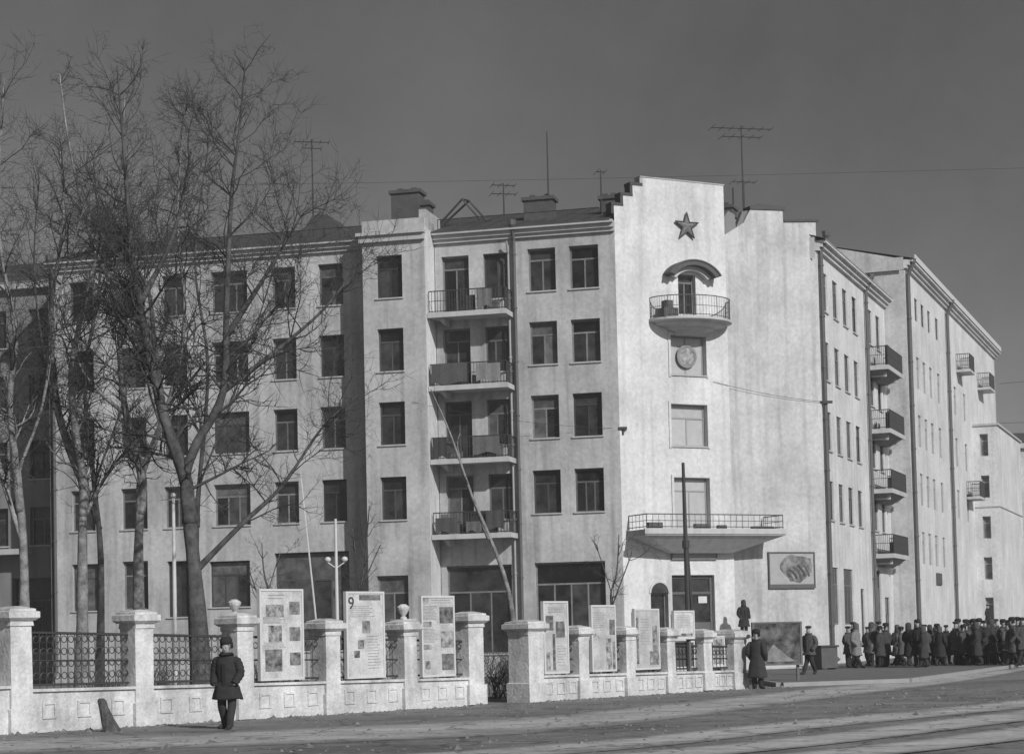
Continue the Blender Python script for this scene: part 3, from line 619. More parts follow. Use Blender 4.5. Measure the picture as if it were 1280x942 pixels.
# ------------------------------------------------------------------ masonry fence
FA=Vector((-10.06,38.73,0)); FD=48.53
def ftop(u): return 2.56-.0305*u
def flow(u): return .90-.0125*u
def build_fence(name,label,u_origin,pillars,bays):
    fr=Fr((0,0,0),FD); root=thing(name,label,'fence',FA+fr.t*u_origin)
    for (u,wd,extra) in pillars:
        uu=u-u_origin; h=ftop(u)+extra; d=.55 if wd<.6 else .7
        rr=random.Random(int(u*100))
        mb=MB(); e=.012
        rings=[]
        for z,g in ((0,.05),(.5,.05),(.52,0),(h-.42,0),(h-.40,.02),(h-.30,.02)):
            rings.append([(uu-g,-g,z),(uu+wd+g,-g,z),(uu+wd+g,d+g,z),(uu-g,d+g,z)])
        p=fr.at('pillar',mb.loft([[(x+rr.uniform(-.012,.012),y+rr.uniform(-.012,.012),z+(rr.uniform(-.012,.012) if 0<z<h-.45 else 0)) for x,y,z in r] for r in rings]),FENCE,root)
        p.rotation_euler.x=R_(rr.uniform(-.5,.5)); p.rotation_euler.y=R_(rr.uniform(-.3,.3))
        g1,g2=.06,.12
        mc=MB().loft([[(uu-g,-g,z),(uu+wd+g,-g,z),(uu+wd+g,d+g,z),(uu-g,d+g,z)] for z,g in ((h-.298,.05),(h-.24,g2),(h-.12,g2),(h-.1,g1),(h-.06,g1))]+[[(uu+wd*.3,d*.3,h),(uu+wd*.7,d*.3,h),(uu+wd*.7,d*.7,h),(uu+wd*.3,d*.7,h)]])
        link('cap',mc.mesh('cap',FENCE),p)
    for (u0,u1,kind) in bays:
        a=u0-u_origin; b=u1-u_origin; z0=flow(u0); z1=flow(u1)
        mb=MB().loft([[(a,.06,0),(b,.06,0),(b,.44,0),(a,.44,0)],[(a,.06,z0-.06),(b,.06,z1-.06),(b,.44,z1-.06),(a,.44,z0-.06)]])
        lw=fr.at('low_wall',mb,FENCE,root)
        link('coping',MB().loft([[(a,.0,z0-.058),(b,.0,z1-.058),(b,.5,z1-.058),(a,.5,z0-.058)],[(a,.0,z0),(b,.0,z1),(b,.5,z1),(a,.5,z0)]]).mesh('coping',FENCE),lw)
        n=3
        for i in range(n):
            c=a+(b-a)*(i+.5)/n; s_=.17; zc=z0*.5
            link('square_relief',MB().box(c-s_,c+s_,.035,.058,zc+s_-.05,zc+s_).box(c-s_,c+s_,.035,.058,zc-s_,zc-s_+.05).box(c-s_,c-s_+.05,.035,.058,zc-s_+.05,zc+s_-.05).box(c+s_-.05,c+s_,.035,.058,zc-s_+.05,zc+s_-.05).mesh('square_relief',FENCE),lw)
        if kind:
            h0=ftop(u0)-.5; h1=ftop(u1)-.5; mb=MB(); y=.25
            mb.tube([(a,y,h0),(b,y,h1)],.03,5); mb.tube([(a,y,z0+.08),(b,y,z1+.08)],.025,5); mb.tube([(a,y,(h0+z0)/2),(b,y,(h1+z1)/2)],.018,4)
            step=.17; n=int((b-a)/step)
            for i in range(1,n):
                f=i/n; x=a+(b-a)*f; mb.tube([(x,y,z0+(z1-z0)*f),(x,y,h0+(h1-h0)*f)],.013,4,False)
            # rows of small rings between the rails
            rrows=(z0+.25,z0+.5,z0+.75,z0+1.0) if kind=='rings' else (h0-.2,)
            for zr in rrows:
                for i in range(n):
                    x=a+(b-a)*(i+.5)/n
                    mb.tube([(x+.07*math.cos(q*math.pi/4),y+.002,zr+.07*math.sin(q*math.pi/4)) for q in range(9)],.012,3,False)
            g=fr.at('iron_grille',mb,IRON,root)
    return root
FP=[(-.09,.5,.02),(3.0,.46,.02),(5.83,.46,0),(8.5,.45,-.02),(11.13,.45,-.03),(13.45,.56,.22)]
build_fence('masonry_fence','long pale fence of capped pillars and low walls left of the gateway',-.09,FP,[(.41,3.0,'rings'),(3.46,5.83,'rings'),(6.29,8.5,'bars'),(8.95,11.13,'bars'),(11.58,13.45,'bars')])
build_fence('masonry_fence','shorter pale fence of capped pillars right of the gateway ending at the street corner',15.74,[(15.74,.62,.1),(17.84,.42,-.02),(19.9,.40,-.0),(21.8,.4,-.0),(23.58,.4,-.04),(25.1,.62,.03)],[(16.36,17.84,'bars'),(18.26,19.9,'bars'),(20.3,21.8,'bars'),(22.2,23.58,'bars'),(23.98,25.1,'bars')])
tag(link('masonry_fence',None,None,FA+Fr((0,0,0),FD).t*-6.3),'low pale wall continuing beyond the first capped fence pillar','fence')
_st=[o for o in C.objects if o.name.startswith('masonry_fence')][-1]
_fr=Fr((0,0,0),FD)
_lw=_fr.at('low_wall',MB().box(0,6.2,.06,.44,0,.92),FENCE,_st); link('coping',MB().box(0,6.2,0,.5,.922,.98).mesh('coping',FENCE),_lw)
# inner pillars with urns seen behind the fence
def urn_pillar(x,y,h,label):
    o=thing('urn_pillar',label,'pillar',(x,y,0),R_(FD),'inner garden pillars with urns')
    link('shaft',MB().loft([[(-g,-g,z),(g,-g,z),(g,g,z),(-g,g,z)] for z,g in ((0,.26),(.3,.26),(.32,.2),(h-.2,.2),(h-.18,.26),(h,.26))]).mesh('shaft',FENCE),o)
    link('urn',MB().loft([ell(0,0,h+z*.8,r*.72,r*.72,12) for z,r in ((.002,.14),(.05,.14),(.1,.07),(.2,.15),(.34,.24),(.42,.26),(.46,.2),(.52,.1))]).mesh('urn',FENCE),o)
urn_pillar(-7.55,52,2.5,'garden pillar topped by an urn behind the fence beside the big tree')
urn_pillar(-3.1,54,2.3,'garden pillar topped by an urn behind the board numbered nine')
# ------------------------------------------------------------------ display boards
ffr=Fr(FA,FD)
def board(u0,u1,z0,z1,out,label,pics,lines,num=None,m=BOARD,top_print=True):
    o=thing('display_board',label,'display board',ffr.p(u0,out,0),ffr.a,'display boards along the fence')
    w_=u1-u0
    link('panel',MB().box(.05,w_-.05,-.03,.03,z0+.05,z1-.05).mesh('panel',m),o)
    link('frame',MB().box(0,.05,-.05,.05,z0,z1).box(w_-.05,w_,-.05,.05,z0,z1).box(.05,w_-.05,-.05,.05,z0,z0+.05).box(.05,w_-.05,-.05,.05,z1-.05,z1).mesh('frame',WHITEP),o)
    for x in (.12,w_-.12): link('post',MB().box(x-.04,x+.04,.052,.13,0,z1-.1).mesh('post',WOOD),o)
    for (x0,x1,a,b) in pics: link('picture',MB().box(x0*w_,x1*w_,-.038,-.031,z0+a*(z1-z0),z0+b*(z1-z0)).mesh('picture',PRINT),o)
    if lines:
        for (x0,x1,a,b,n) in lines:
            mb=MB()
            n*=2
            for i in range(n):
                z=z0+(a+(b-a)*(i+.5)/n)*(z1-z0); mb.box(x0*w_,(x0+(x1-x0)*random.uniform(.7,1))*w_,-.036,-.031,z-.007,z+.007)
            k=link('print_lines',mb.mesh('print_lines',PRINTL),o); k['kind']='stuff'
    if num:
        cu=bpy.data.curves.new('numeral','FONT'); cu.body=num; cu.size=.42; cu.extrude=.004
        t=bpy.data.objects.new('numeral',cu); C.objects.link(t); dg=bpy.context.evaluated_depsgraph_get()
        me=bpy.data.meshes.new_from_object(t.evaluated_get(dg)); bpy.data.objects.remove(t)
        me.materials.clear(); me.materials.append(INK)
        k=link('numeral',me,o,(.07,-.04,z1-.42)); k.rotation_euler=(math.pi/2,0,0)
    return o
board(6.5,7.84,.86,2.95,-.06,'tall white board with three rows of small pictures and dark squares',[(.68,.92,.72,.86),(.68,.92,.43,.58),(.68,.92,.16,.3),(.15,.55,.7,.83),(.2,.5,.42,.6),(.12,.5,.1,.34)],[(.08,.6,.62,.7,3),(.1,.6,.35,.42,2),(.2,.6,.88,.95,1)])
board(9.22,10.5,.82,2.90,-.08,'tall pale board headed by the numeral nine with a sparse drawing',[(.35,.9,.9,.96),(.42,.62,.52,.66),(.3,.45,.34,.44),(.2,.34,.24,.32)],[(.1,.8,.7,.84,3),(.55,.9,.1,.5,6)],'9')
board(11.78,12.98,.78,2.80,-.08,'white board with a left column of text and three dark pictures',[(.55,.95,.66,.86),(.58,.95,.36,.56),(.6,.95,.08,.28),(.06,.22,.9,.98),(.06,.3,.62,.68),(.06,.3,.34,.4),(.1,.25,.1,.2)],[(.06,.48,.7,.88,5),(.06,.48,.42,.6,5),(.3,.9,.9,.96,1)])
board(16.42,17.45,.72,2.66,-.08,'pale narrow board with a dark standing figure beside the gateway pillar',[(.1,.4,.6,.8),(.5,.85,.5,.72),(.1,.25,.05,.3),(.36,.46,.05,.55)],[(.2,.85,.84,.92,2),(.55,.9,.1,.4,4)])
board(18.43,19.5,.72,2.55,-.08,'pale board with a dark blot at its right edge next to sapling',[(.75,1.0,.55,.78),(.1,.3,.5,.58),(.6,.8,.0,.5),(.86,.96,.0,.45)],[(.1,.6,.65,.9,4)])
board(20.35,21.5,.72,2.44,-.08,'pale board with dark side strip and a round dark patch low down',[(.05,.16,.1,.85),(.72,.92,.3,.72),(.6,.98,.08,.3)],[(.25,.65,.4,.85,5)])
board(22.2,23.2,1.55,2.38,-.08,'small pale square board mounted high above the dark grille',[(.1,.9,.1,.2)],[(.15,.85,.4,.85,4)])
dk=board(22.25,23.5,.70,1.5,-.32,'dark low board standing behind the grille under the small square board',[],[],None,BOARDD)
board(24.0,25.0,.70,1.62,-.3,'mottled grey board behind the last fence bay',[(.05,.4,.3,.8),(.45,.9,.1,.9)],[])
# dark picture stand by the fence end
ds=thing('picture_stand','dark wide picture stand with a pale triangle beside the fence end','display board',(8.45,62.0,.121),R_(10))
link('panel',MB().box(-.75,.78,-.04,.04,.55,1.85).mesh('panel',mat('dark_print',.085,amp=2.8,scale=3.0,fine=1.0)),ds); link('frame',MB().box(-.82,-.75,-.06,.06,.5,1.9).box(.78,.85,-.06,.06,.5,1.9).box(-.75,.78,-.06,.06,.5,.55).box(-.75,.78,-.06,.06,1.85,1.9).mesh('frame',WOOD),ds)
link('painted_triangle',MB().prism([(-.35,.62),(.62,.62),(.35,.78),(-.12,1.18),(-.3,.95)],-.052,-.041).mesh('painted_triangle',mat('faded_paint',.22,amp=1,scale=4)),ds)
for x in (-.7,.72): link('leg',MB().box(x-.04,x+.04,.06,.14,0,1.7).mesh('leg',WOOD),ds)
# bin / utility box
bx=thing('utility_box','dark low metal box on the pavement against the building corner','box',(12.65,78.4,.12),R_(27))
link('body',MB().box(-.4,.4,-.3,.3,.06,.9).mesh('body',BOARDD),bx); link('lid',MB().box(-.45,.45,-.35,.35,.902,.98).mesh('lid',IRON),bx)
for x in (-.32,.32): link('foot',MB().box(x-.05,x+.05,-.25,.25,0,.06).mesh('foot',IRON),bx)
# stump by the fence
st_=thing('stump','dark tapering broken stump leaning by the low wall','stump',(-8.28,38.9,0))
link('stem',MB().loft([ell(.05*i,0,z,r,r*.8,9,i) for i,(z,r) in enumerate(())] or [ell(dx,0,z,r,r*.85,9,.3*q) for q,(dx,z,r) in enumerate(((.12,0,.2),(.08,.12,.17),(.02,.3,.13),(-.05,.5,.1),(-.08,.64,.09),(-.09,.68,.05)))]).mesh('stem',BARK),st_)
# ------------------------------------------------------------------ poles, lamps, wires
fpz=thing('flagpole','thin white pole standing behind the fence left of the big trunk','pole',(-10.58,60,0))
link('shaft',MB().tube([(0,0,0),(0,0,6.3)],[.075,.05],8).mesh('shaft',WHITEP),fpz); link('finial',MB().loft([ell(0,0,6.3+z,r,r,8) for z,r in ((.0,.04),(.04,.08),(.1,.09),(.16,.05),(.18,.01))]).mesh('finial',WHITEP),fpz)
lp=thing('street_lamp','thin pale lamp post with two small globes in front of the shop window','street lamp',(-5.88,64,0))
link('post',MB().tube([(0,0,0),(0,0,5.8)],[.07,.045],8).mesh('post',WHITEP),lp); link('arm',MB().tube([(-.28,0,4.35),(0,0,4.15),(.28,0,4.35)],.025,5).mesh('arm',WHITEP),lp)
for x in (-.28,.28): link('globe',MB().loft([ell(x,0,4.36+z,r,r,10) for z,r in ((.0,.03),(.02,.08),(.07,.11),(.13,.1),(.17,.05),(.18,.01))]).mesh('globe',WHITEP,True),lp)
lpz=thing('leaning_pole','thin pale rod leaning in front of the windows by the lamp post','pole',(-6.5,64,0))
link('rod',MB().tube([(.1,0,0),(-.12,0,2.84),(-.54,.2,7.4)],[.035,.03,.02],5).mesh('rod',WHITEP),lpz)
ms=thing('braced_mast','tall dark mast with a close brace in front of the tower entrance','mast',(6.72,74,0))
link('mast',MB().tube([(0,0,0),(-.02,0,4.5),(-.04,0,8.3)],[.11,.09,.06],8).mesh('mast',IRON),ms); link('brace',MB().tube([(.28,0,0),(.02,-.02,5.2)],.055,6).mesh('brace',IRON),ms); link('clamp',MB().tube([(-.02,0,5.0),(-.02,0,5.3)],.14,8).mesh('clamp',IRON),ms)
def wire(name,a,b,sag,label,r=.014):
    a=Vector(a); b=Vector(b); pts=[]
    for i in range(25):
        f=i/24; p=a.lerp(b,f); p.z-=sag*4*f*(1-f); pts.append(p-a)
    o=thing(name,label,'wire',a,0,'street wires'); link('cable',MB().tube(pts,r,4).mesh('cable',IRON),o)
    return o
pA=C0+TT.p(.15,.02,10.75); wb=wire('wire_with_insulator',pA,C0+LR.p(-9,.05,12.2),.25,'thin wire from the tower corner past the left windows',.008); link('insulator',MB().box(-.18,.18,-.1,.1,-.06,.06).tube([(0,0,-.06),(0,0,-.28)],.05,6).mesh('insulator',IRON),wb)
pB=C0+Rf.p(.1,.2,12.3); wb=wire('wire_with_insulator',pB,C0+TT.p(4.9,.05,13.0),.12,'thin wire from the corner drainpipe across the blank wall',.01); link('insulator',MB().box(-.3,.3,-.06,.06,-.06,.06).mesh('insulator',IRON),wb)
pC=C0+R2.p(55,.4,16.5); wire('wire_with_insulator',pC,(60,90,15.5),1.0,'wire leaving the street wing toward the far side of the street')
pC=C0+R2.p(56,.4,19.5); wire('wire_with_insulator',pC,(62,100,20.0),.8,'upper wire from the street wing cornice across the street')
wire('overhead_wire',(-30,66,17.9),(46,66,17.9),.35,'long thin overhead wire crossing the sky above the star tower',.005)
# ------------------------------------------------------------------ bare trees
def smooth(P,n=5):
    P=[Vector(p) for p in P]; out=[]; k=len(P)-1
    for i in range(k):
        p0=P[max(i-1,0)]; p1=P[i]; p2=P[i+1]; p3=P[min(i+2,k)]
        for j in range(n):
            f=j/n; out.append(0.5*((2*p1)+(p2-p0)*f+(2*p0-5*p1+4*p2-p3)*f*f+(3*p1-p0-3*p2+p3)*f**3))
    out.append(P[-1]); return out
def tree(name,label,group,limbs,Y,r0,seed,dens=1.0,barkm=BARK,twl=1.0):
    rr=random.Random(seed); bx_,bz_=limbs[0][0]
    base=Vector((bx_,Y,0)); root=thing(name,label,'tree',base,0,group)
    tm=MB(); cm=MB(); ends={}
    def yoff(p): 
        kk=(round(p[0],2),round(p[1],2)); return ends.get(kk,0.0)
    def rand_dir(): 
        v=Vector((rr.gauss(0,1),rr.gauss(0,1),rr.gauss(0,1))); return v.normalized()
    def twig(p,d,L_,r,lev):
        n=4 if lev<3 else 3; pts=[p]; dd=d.copy()
        for i in range(n):
            dd=(dd+rand_dir()*.34+Vector((0,0,.05))).normalized(); pts.append(pts[-1]+dd*(L_/n))
        tgt=tm if lev==1 and r>.03 else cm
        tgt.tube(pts,[r*(1-.75*i/n) for i in range(n+1)],4 if lev==1 else 3,False)
        if lev<3:
            m_=int((10 if lev==1 else 5.5)*dens*min(1.3,L_/ (1.6 if lev==1 else .7))+rr.random())
            for q in range(m_):
                f=rr.uniform(.2,1.0); i=min(int(f*n),n-1); pp=pts[i].lerp(pts[i+1],f*n-i)
                di=(pts[i+1]-pts[i]).normalized(); nd=(di*.7+rand_dir()*.85+Vector((0,0,.1))).normalized()
                twig(pp,nd,L_*rr.uniform(.32,.6),r*.5 if lev==1 else max(.006,r*.55),lev+1)
    for li,P in enumerate(limbs):
        if li and P[0]==limbs[0][-1]:
            q0,q1=limbs[0][-2],limbs[0][-1]; P=[(q0[0]+(q1[0]-q0[0])*.55,q0[1]+(q1[1]-q0[1])*.55)]+P
        y=yoff(P[0]); drift=0 if li==0 else rr.uniform(-.35,.35); pts=[]
        for i,(x,z) in enumerate(P):
            if i: y+=drift*(math.hypot(P[i][0]-P[i-1][0],P[i][1]-P[i-1][1]))*.6
            ends.setdefault((round(x,2),round(z,2)),y); pts.append(Vector((x-bx_,y,z if not(li==0 and i==0) else -.1)))
        S=smooth(pts)
        ln=sum((S[i+1]-S[i]).length for i in range(len(S)-1))
        ra=r0 if li==0 else r0*(.58 if li==1 else .46 if li==3 else .27); rb=r0*.42 if li==0 else .018
        acc=0; rad=[]
        for i,p in enumerate(S):
            if i: acc+=(S[i]-S[i-1]).length
            f=acc/ln; k=ra+(rb-ra)*f**.8
            if li==0: k*=1+.35*max(0,1-f*9)
            rad.append(k*(1+rr.uniform(-.09,.09)))
        tm.tube(S,rad,9 if li==0 else 7)
        if li==0: continue
        m_=int(ln*3.1*dens)
        for q in range(m_):
            f=.1+.9*rr.random()**.62; i=min(int(f*(len(S)-1)),len(S)-2)
            di=(S[i+1]-S[i]).normalized(); side=rand_dir(); side.z*=.4
            nd=(di*.6+side*.95+Vector((0,0,.15))).normalized()
            twig(S[i],nd,twl*rr.uniform(.7,2.9)*(.95 if f<.75 else .95-1.7*(f-.75)),min(.05,max(.015,rad[i]*.36)),1)
    link('trunk',tm.mesh('trunk',barkm,True),root); link('crown',cm.mesh('crown',TWIG),root)
    return root
G1='tall bare trees behind the fence'
tree('bare_tree','thick dark forked bare trunk behind the fence pillar with a long low right limb',G1,[
 [(-8.11,0.2),(-8.29,3.49),(-8.49,6.01)],[(-8.49,6.01),(-9.03,7.7),(-9.42,9.6),(-9.75,11.52),(-9.95,14.5),(-10.11,16.96)],
 [(-9.03,7.7),(-9.25,9.6),(-9.5,11.3),(-10.54,12.38),(-11.16,13.89)],[(-8.49,6.01),(-8.18,6.94),(-7.45,8.29),(-7.31,10.61),(-7.12,13.37),(-6.88,15.07),(-6.68,16.88)],
 [(-7.45,8.29),(-6.28,9.22),(-4.9,10.45),(-4.04,11.6)],[(-8.29,3.6),(-7.09,4.82),(-6.02,5.84),(-4.95,7.39),(-3.99,8.26)],
 [(-7.36,9.77),(-6.14,11.64),(-5.27,13.11)],[(-9.62,10.67),(-8.75,12.55),(-8.3,14.88)]],50,.34,3,.95)
tree('bare_tree','bare tree with kinked pale sided trunk beside the thick forked trunk',G1,[
 [(-10.9,.13),(-10.92,4.21),(-10.77,6.67)],[(-10.77,6.67),(-11.17,8.44),(-11.31,10.33),(-11.22,11.75),(-11.93,13.19),(-12.56,16.06),(-12.81,18.34)],
 [(-11.17,8.44),(-12.33,9.65),(-13.01,11.79)],[(-10.77,6.67),(-9.87,8.88),(-9.37,11.23),(-9.49,14.08),(-9.16,17.42)]],56,.25,11,.85,BARKP)
tree('bare_tree','bare tree with twin upright limbs in front of the drainpipe corner',G1,[
 [(-11.93,.19),(-11.88,4.11),(-11.83,6.33)],[(-11.83,6.33),(-12.04,7.89),(-12.06,9.68),(-11.41,12.35),(-10.71,14.36),(-10.5,17.07)],
 [(-11.85,5.22),(-11.03,6.76),(-9.68,8.06)],[(-11.83,6.33),(-12.57,8.13),(-12.98,10.82),(-12.72,14.19),(-13.03,17.13)]],53,.24,23,.85,BARKP)
tree('bare_tree','bare tree with a pale upright trunk before the dark neighbouring house',G1,[
 [(-13.02,.2),(-12.99,4.06),(-13.13,6.41)],[(-13.13,6.41),(-13.2,8.34),(-12.97,10.06),(-13.28,12.66),(-12.94,16.56)],
 [(-13.13,6.41),(-12.51,8.32),(-12.05,11.54),(-11.16,14.78)],[(-13.0,4.5),(-13.9,7.5),(-14.6,11),(-14.4,15.5)]],51,.21,31,.85,BARKP)
tree('bare_tree','slender bare tree close to the windows between the forked trunk and the corner',G1,[
 [(-13.4,.2),(-13.3,4.5),(-13.5,7.0)],[(-13.5,7.0),(-13.8,10.5),(-13.3,14),(-13.6,18.5)],[(-13.5,7.0),(-12.6,10),(-12.0,14.5),(-11.6,17.8)],[(-13.3,5.5),(-14.6,9),(-15.3,13.5),(-15.1,17)]],62,.17,61,.7,BARK)
tree('bare_tree','slim bare tree rising behind the thick forked trunk in front of the wide windows',G1,[
 [(-10.0,.2),(-9.9,4.0),(-9.8,6.5)],[(-9.8,6.5),(-9.5,10.5),(-9.9,14),(-9.4,18.2)],[(-9.8,6.5),(-8.6,9.5),(-7.4,13.0),(-6.6,15.8)],[(-9.85,6.0),(-11.2,9.5),(-11.6,13)]],60,.15,71,.6,BARK)
G2='thin bare saplings in the yard'
tree('leaning_tree','thin bare tree leaning steeply across the balconies',G2,[[(.04,.07),(-.14,3.17),(-1.26,6.3)],[(-1.26,6.3),(-1.94,8.4),(-2.54,9.85)],[(-1.26,6.3),(-1.69,7.87),(-1.61,8.39)]],62,.11,41,.3,BARKP,.4)
tree('sapling','small bare sapling spreading beside the tower base',G2,[[(3.55,.07),(3.57,2.0),(3.57,3.27)],[(3.57,3.27),(3.8,4.0),(3.93,5.4)],[(3.57,3.27),(3.06,5.03)],[(3.56,2.69),(4.37,4.71)]],70,.07,43,.7,BARK,.5)
tree('sapling','small bare sapling before the stair bay between the display boards',G2,[[(-5.27,.2),(-5.27,2.0),(-5.27,3.38)],[(-5.27,3.38),(-5.1,4.5),(-4.94,6.4)],[(-5.27,3.38),(-5.5,5.59)],[(-5.27,3.38),(-4.55,5.01)]],66,.07,47,.7,BARK,.5)
tree('sapling','small bare sapling behind the board with three rows of pictures',G2,[[(-8.6,.2),(-8.5,2.0),(-8.43,3.45)],[(-8.43,3.45),(-8.6,4.2),(-8.68,5.2)],[(-8.43,3.45),(-7.99,4.82)],[(-8.5,2.5),(-9.1,4.2)]],66,.07,53,.7,BARK,.5)
# low bare shrubs behind the fence: each its own thing
def shrub(x,y,s,seed,label):
    rr=random.Random(seed); o=thing('bare_shrub',label,'shrub',(x,y,0),0,'low bare shrubs behind the fence'); mb=MB()
    for i in range(70):
        a=rr.uniform(0,6.28); t_=rr.uniform(.1,.9); L_=s*rr.uniform(.6,1.1)
        d=Vector((math.cos(a)*t_,math.sin(a)*t_,1)).normalized(); p=Vector((rr.gauss(0,.16*s),rr.gauss(0,.16*s),0)); pts=[p]
        for k in range(3): d=(d+Vector((rr.gauss(0,.2),rr.gauss(0,.2),.05))).normalized(); pts.append(pts[-1]+d*L_/3)
        mb.tube(pts,[.014,.011,.008,.004],3,False)
        for q in range(4):
            i_=rr.choice((1,2)); dd=(d+Vector((rr.gauss(0,.6),rr.gauss(0,.6),.1))).normalized(); mb.tube([pts[i_],pts[i_]+dd*L_*.35],[.008,.003],3,False)
    link('branches',mb.mesh('branches',HEDGE),o)
for i,(x,y,s,lab) in enumerate([(-9.6,45.5,1.3,'low bare shrub behind the first ring grille'),(-8.9,47,1.5,'tangled bare shrub at the foot of the big trunk'),(-.3,55,1.5,'bare shrub seen through the gateway'),(.6,58,1.7,'taller bare shrub deeper behind the gateway'),(-4.3,53,1.6,'bare shrub between the numbered board and its neighbour'),(-6.6,50,1.5,'bare shrub behind the board of picture rows'),(2.9,60,1.6,'bare shrub behind the boards right of the gateway'),(-1.9,60,1.9,'bare shrub under the shop window by the drainpipe')]): shrub(x,y,s,100+i,lab)
# ------------------------------------------------------------------ people
def body_mesh(stride,seed):
    """one continuous skinned body: pelvis root, spine, arms bent to the pockets, legs; head shaped as rings"""
    V=[];E=[];Rd=[]
    def v(p,r): V.append(p); Rd.append(r); return len(V)-1
    def ch(i,lst):
        for p,r in lst: j=v(p,r); E.append((i,j)); i=j
        return i
    s=stride
    pel=v((0,0,.92),(.15,.11))
    neck=ch(pel,[((0,0,1.12),(.14,.10)),((0,.01,1.32),(.17,.11)),((0,.01,1.43),(.10,.08)),((0,0,1.48),(.06,.065)),((0,-.01,1.53),(.07,.08)),((0,-.015,1.60),(.082,.1)),((0,-.01,1.68),(.075,.09)),((0,0,1.73),(.045,.055))])
    E.append((neck,v((0,0,1.755),(.02,.02))))
    ch(6,[((0,-.10,1.595),(.018,.018)),((0,-.125,1.58),(.012,.012))])
    for sd in (-1,1):
        ch(pel,[((sd*.09,0,.86),(.11,.115)),((sd*.105,-.02*s*sd-.02*abs(s),.48),(.09,.095)),((sd*.105,.18*s*sd,.22),(.078,.085)),((sd*.105,.22*s*sd,.10),(.07,.075)),((sd*.115,.22*s*sd-.02,.06),(.058,.07)),((sd*.135,.22*s*sd-.15,.05),(.055,.045)),((sd*.14,.22*s*sd-.21,.04),(.035,.03))])
        ch(2,[((sd*.18,.01,1.36),(.075,.075)),((sd*.235,.04,1.10),(.055,.055)),((sd*.215,-.10,.92),(.045,.045)),((sd*.20,-.13,.86),(.04,.025))])
    me=bpy.data.meshes.new('person_body'); me.from_pydata(V,E,[]); o=bpy.data.objects.new('tmp',me); C.objects.link(o)
    o.modifiers.new('s','SKIN'); sk=me.skin_vertices[0].data
    for i,r in enumerate(Rd): sk[i].radius=r; 
    sk[0].use_root=True
    m=o.modifiers.new('u','SUBSURF'); m.levels=2; m.render_levels=2
    dg=bpy.context.evaluated_depsgraph_get(); dg.update(); res=bpy.data.meshes.new_from_object(o.evaluated_get(dg)); bpy.data.objects.remove(o)
    res.materials.clear()
    for mm in (CLOTH,SKIN): res.materials.append(mm)
    for p in res.polygons:
        z=p.center.z; p.use_smooth=True
        p.material_index=1 if z>1.47 or (abs(p.center.x)>.15 and .80<z<.9 and p.center.y<-.08) else 0
    return res
BODY=[body_mesh(0,1),body_mesh(1.0,2),body_mesh(-.6,3)]
def coat_mesh(hem,flare,m,seed):
    """a creased coat: dense rings with vertical folds below the belt and pull creases above, sleeves bent to the pockets"""
    rr=random.Random(seed); mb=MB(); N=30; ph=[rr.uniform(0,6.28) for _ in range(6)]
    prof=[(hem,.225*flare+.05,.165*flare+.04),(.5*(hem+.95),.215*flare+.02,.16*flare+.02),(.95,.205,.155),(1.06,.20,.15),(1.2,.215,.155),(1.3,.22,.15),(1.38,.215,.135),(1.44,.165,.115),(1.49,.1,.1)]
    rings=[]; K=34
    for k in range(K+1):
        z=hem+(1.49-hem)*k/K
        for i in range(len(prof)-1):
            if prof[i][0]<=z+1e-6<=prof[i+1][0]+2e-6:
                f=(z-prof[i][0])/(prof[i+1][0]-prof[i][0]); f=f*f*(3-2*f); rx=prof[i][1]+(prof[i+1][1]-prof[i][1])*f; ry=prof[i][2]+(prof[i+1][2]-prof[i][2])*f; break
        low=max(0,min(1,(1.0-z)/(1.0-hem+1e-6))); pts=[]
        for j in range(N):
            a=2*math.pi*j/N
            g=1+low*(.055*math.sin(6*a+ph[0])+.035*math.sin(11*a+ph[1]))+(1-low)*.02*math.sin(26*z+3*a+ph[2])+.014*math.sin(40*z+5*math.sin(a*2+ph[3]))
            pts.append((rx*math.cos(a)*g,ry*math.sin(a)*g+.005,z+(.02*math.sin(3*a+ph[4]) if k==0 else 0)))
        rings.append(pts)
    mb.loft(rings)
    for sd in (-1,1):
        P=smooth([(sd*.15,.01,1.39),(sd*.21,.02,1.34),(sd*.255,.04,1.22),(sd*.27,.045,1.1),(sd*.25,-.05,1.0),(sd*.215,-.135,.90)],6)
        mb.tube(P,[.065+.03*min(1,i/6)-.022*max(0,(i-10)/20)+.007*math.sin(i*1.9+ph[5]) for i in range(len(P))],12)
    mb.tube([(.105*math.cos(q*math.pi/8),.105*math.sin(q*math.pi/8)-.005,1.485+.01*math.sin(q)) for q in range(17)],.036,6,False)
    return mb.mesh('coat',m,True)
def hat_mesh(kind,m):
    mb=MB()
    if kind=='fur': mb.loft([ell(0,-.005,z,r,r*1.12,14) for z,r in ((1.69,.10),(1.695,.118),(1.73,.124),(1.785,.118),(1.815,.095),(1.83,.05))]); mb.box(-.122,-.095,-.02,.06,1.60,1.72).box(.095,.122,-.02,.06,1.60,1.72)
    elif kind=='cap': mb.loft([ell(0,-.01,z,r,r*1.15,14) for z,r in ((1.695,.09),(1.70,.098),(1.73,.108),(1.765,.112),(1.785,.085),(1.795,.03))]); mb.loft([ell(0,-.085,z,.075,.075,12) for z in (1.697,1.709)])
    else: mb.loft([ell(0,.0,z,r,r*1.15,14) for z,r in ((1.47,.09),(1.5,.115),(1.58,.115),(1.66,.115),(1.74,.105),(1.785,.06),(1.795,.02))])
    return mb.mesh('hat',m,True)
COATS={}; HATS={}
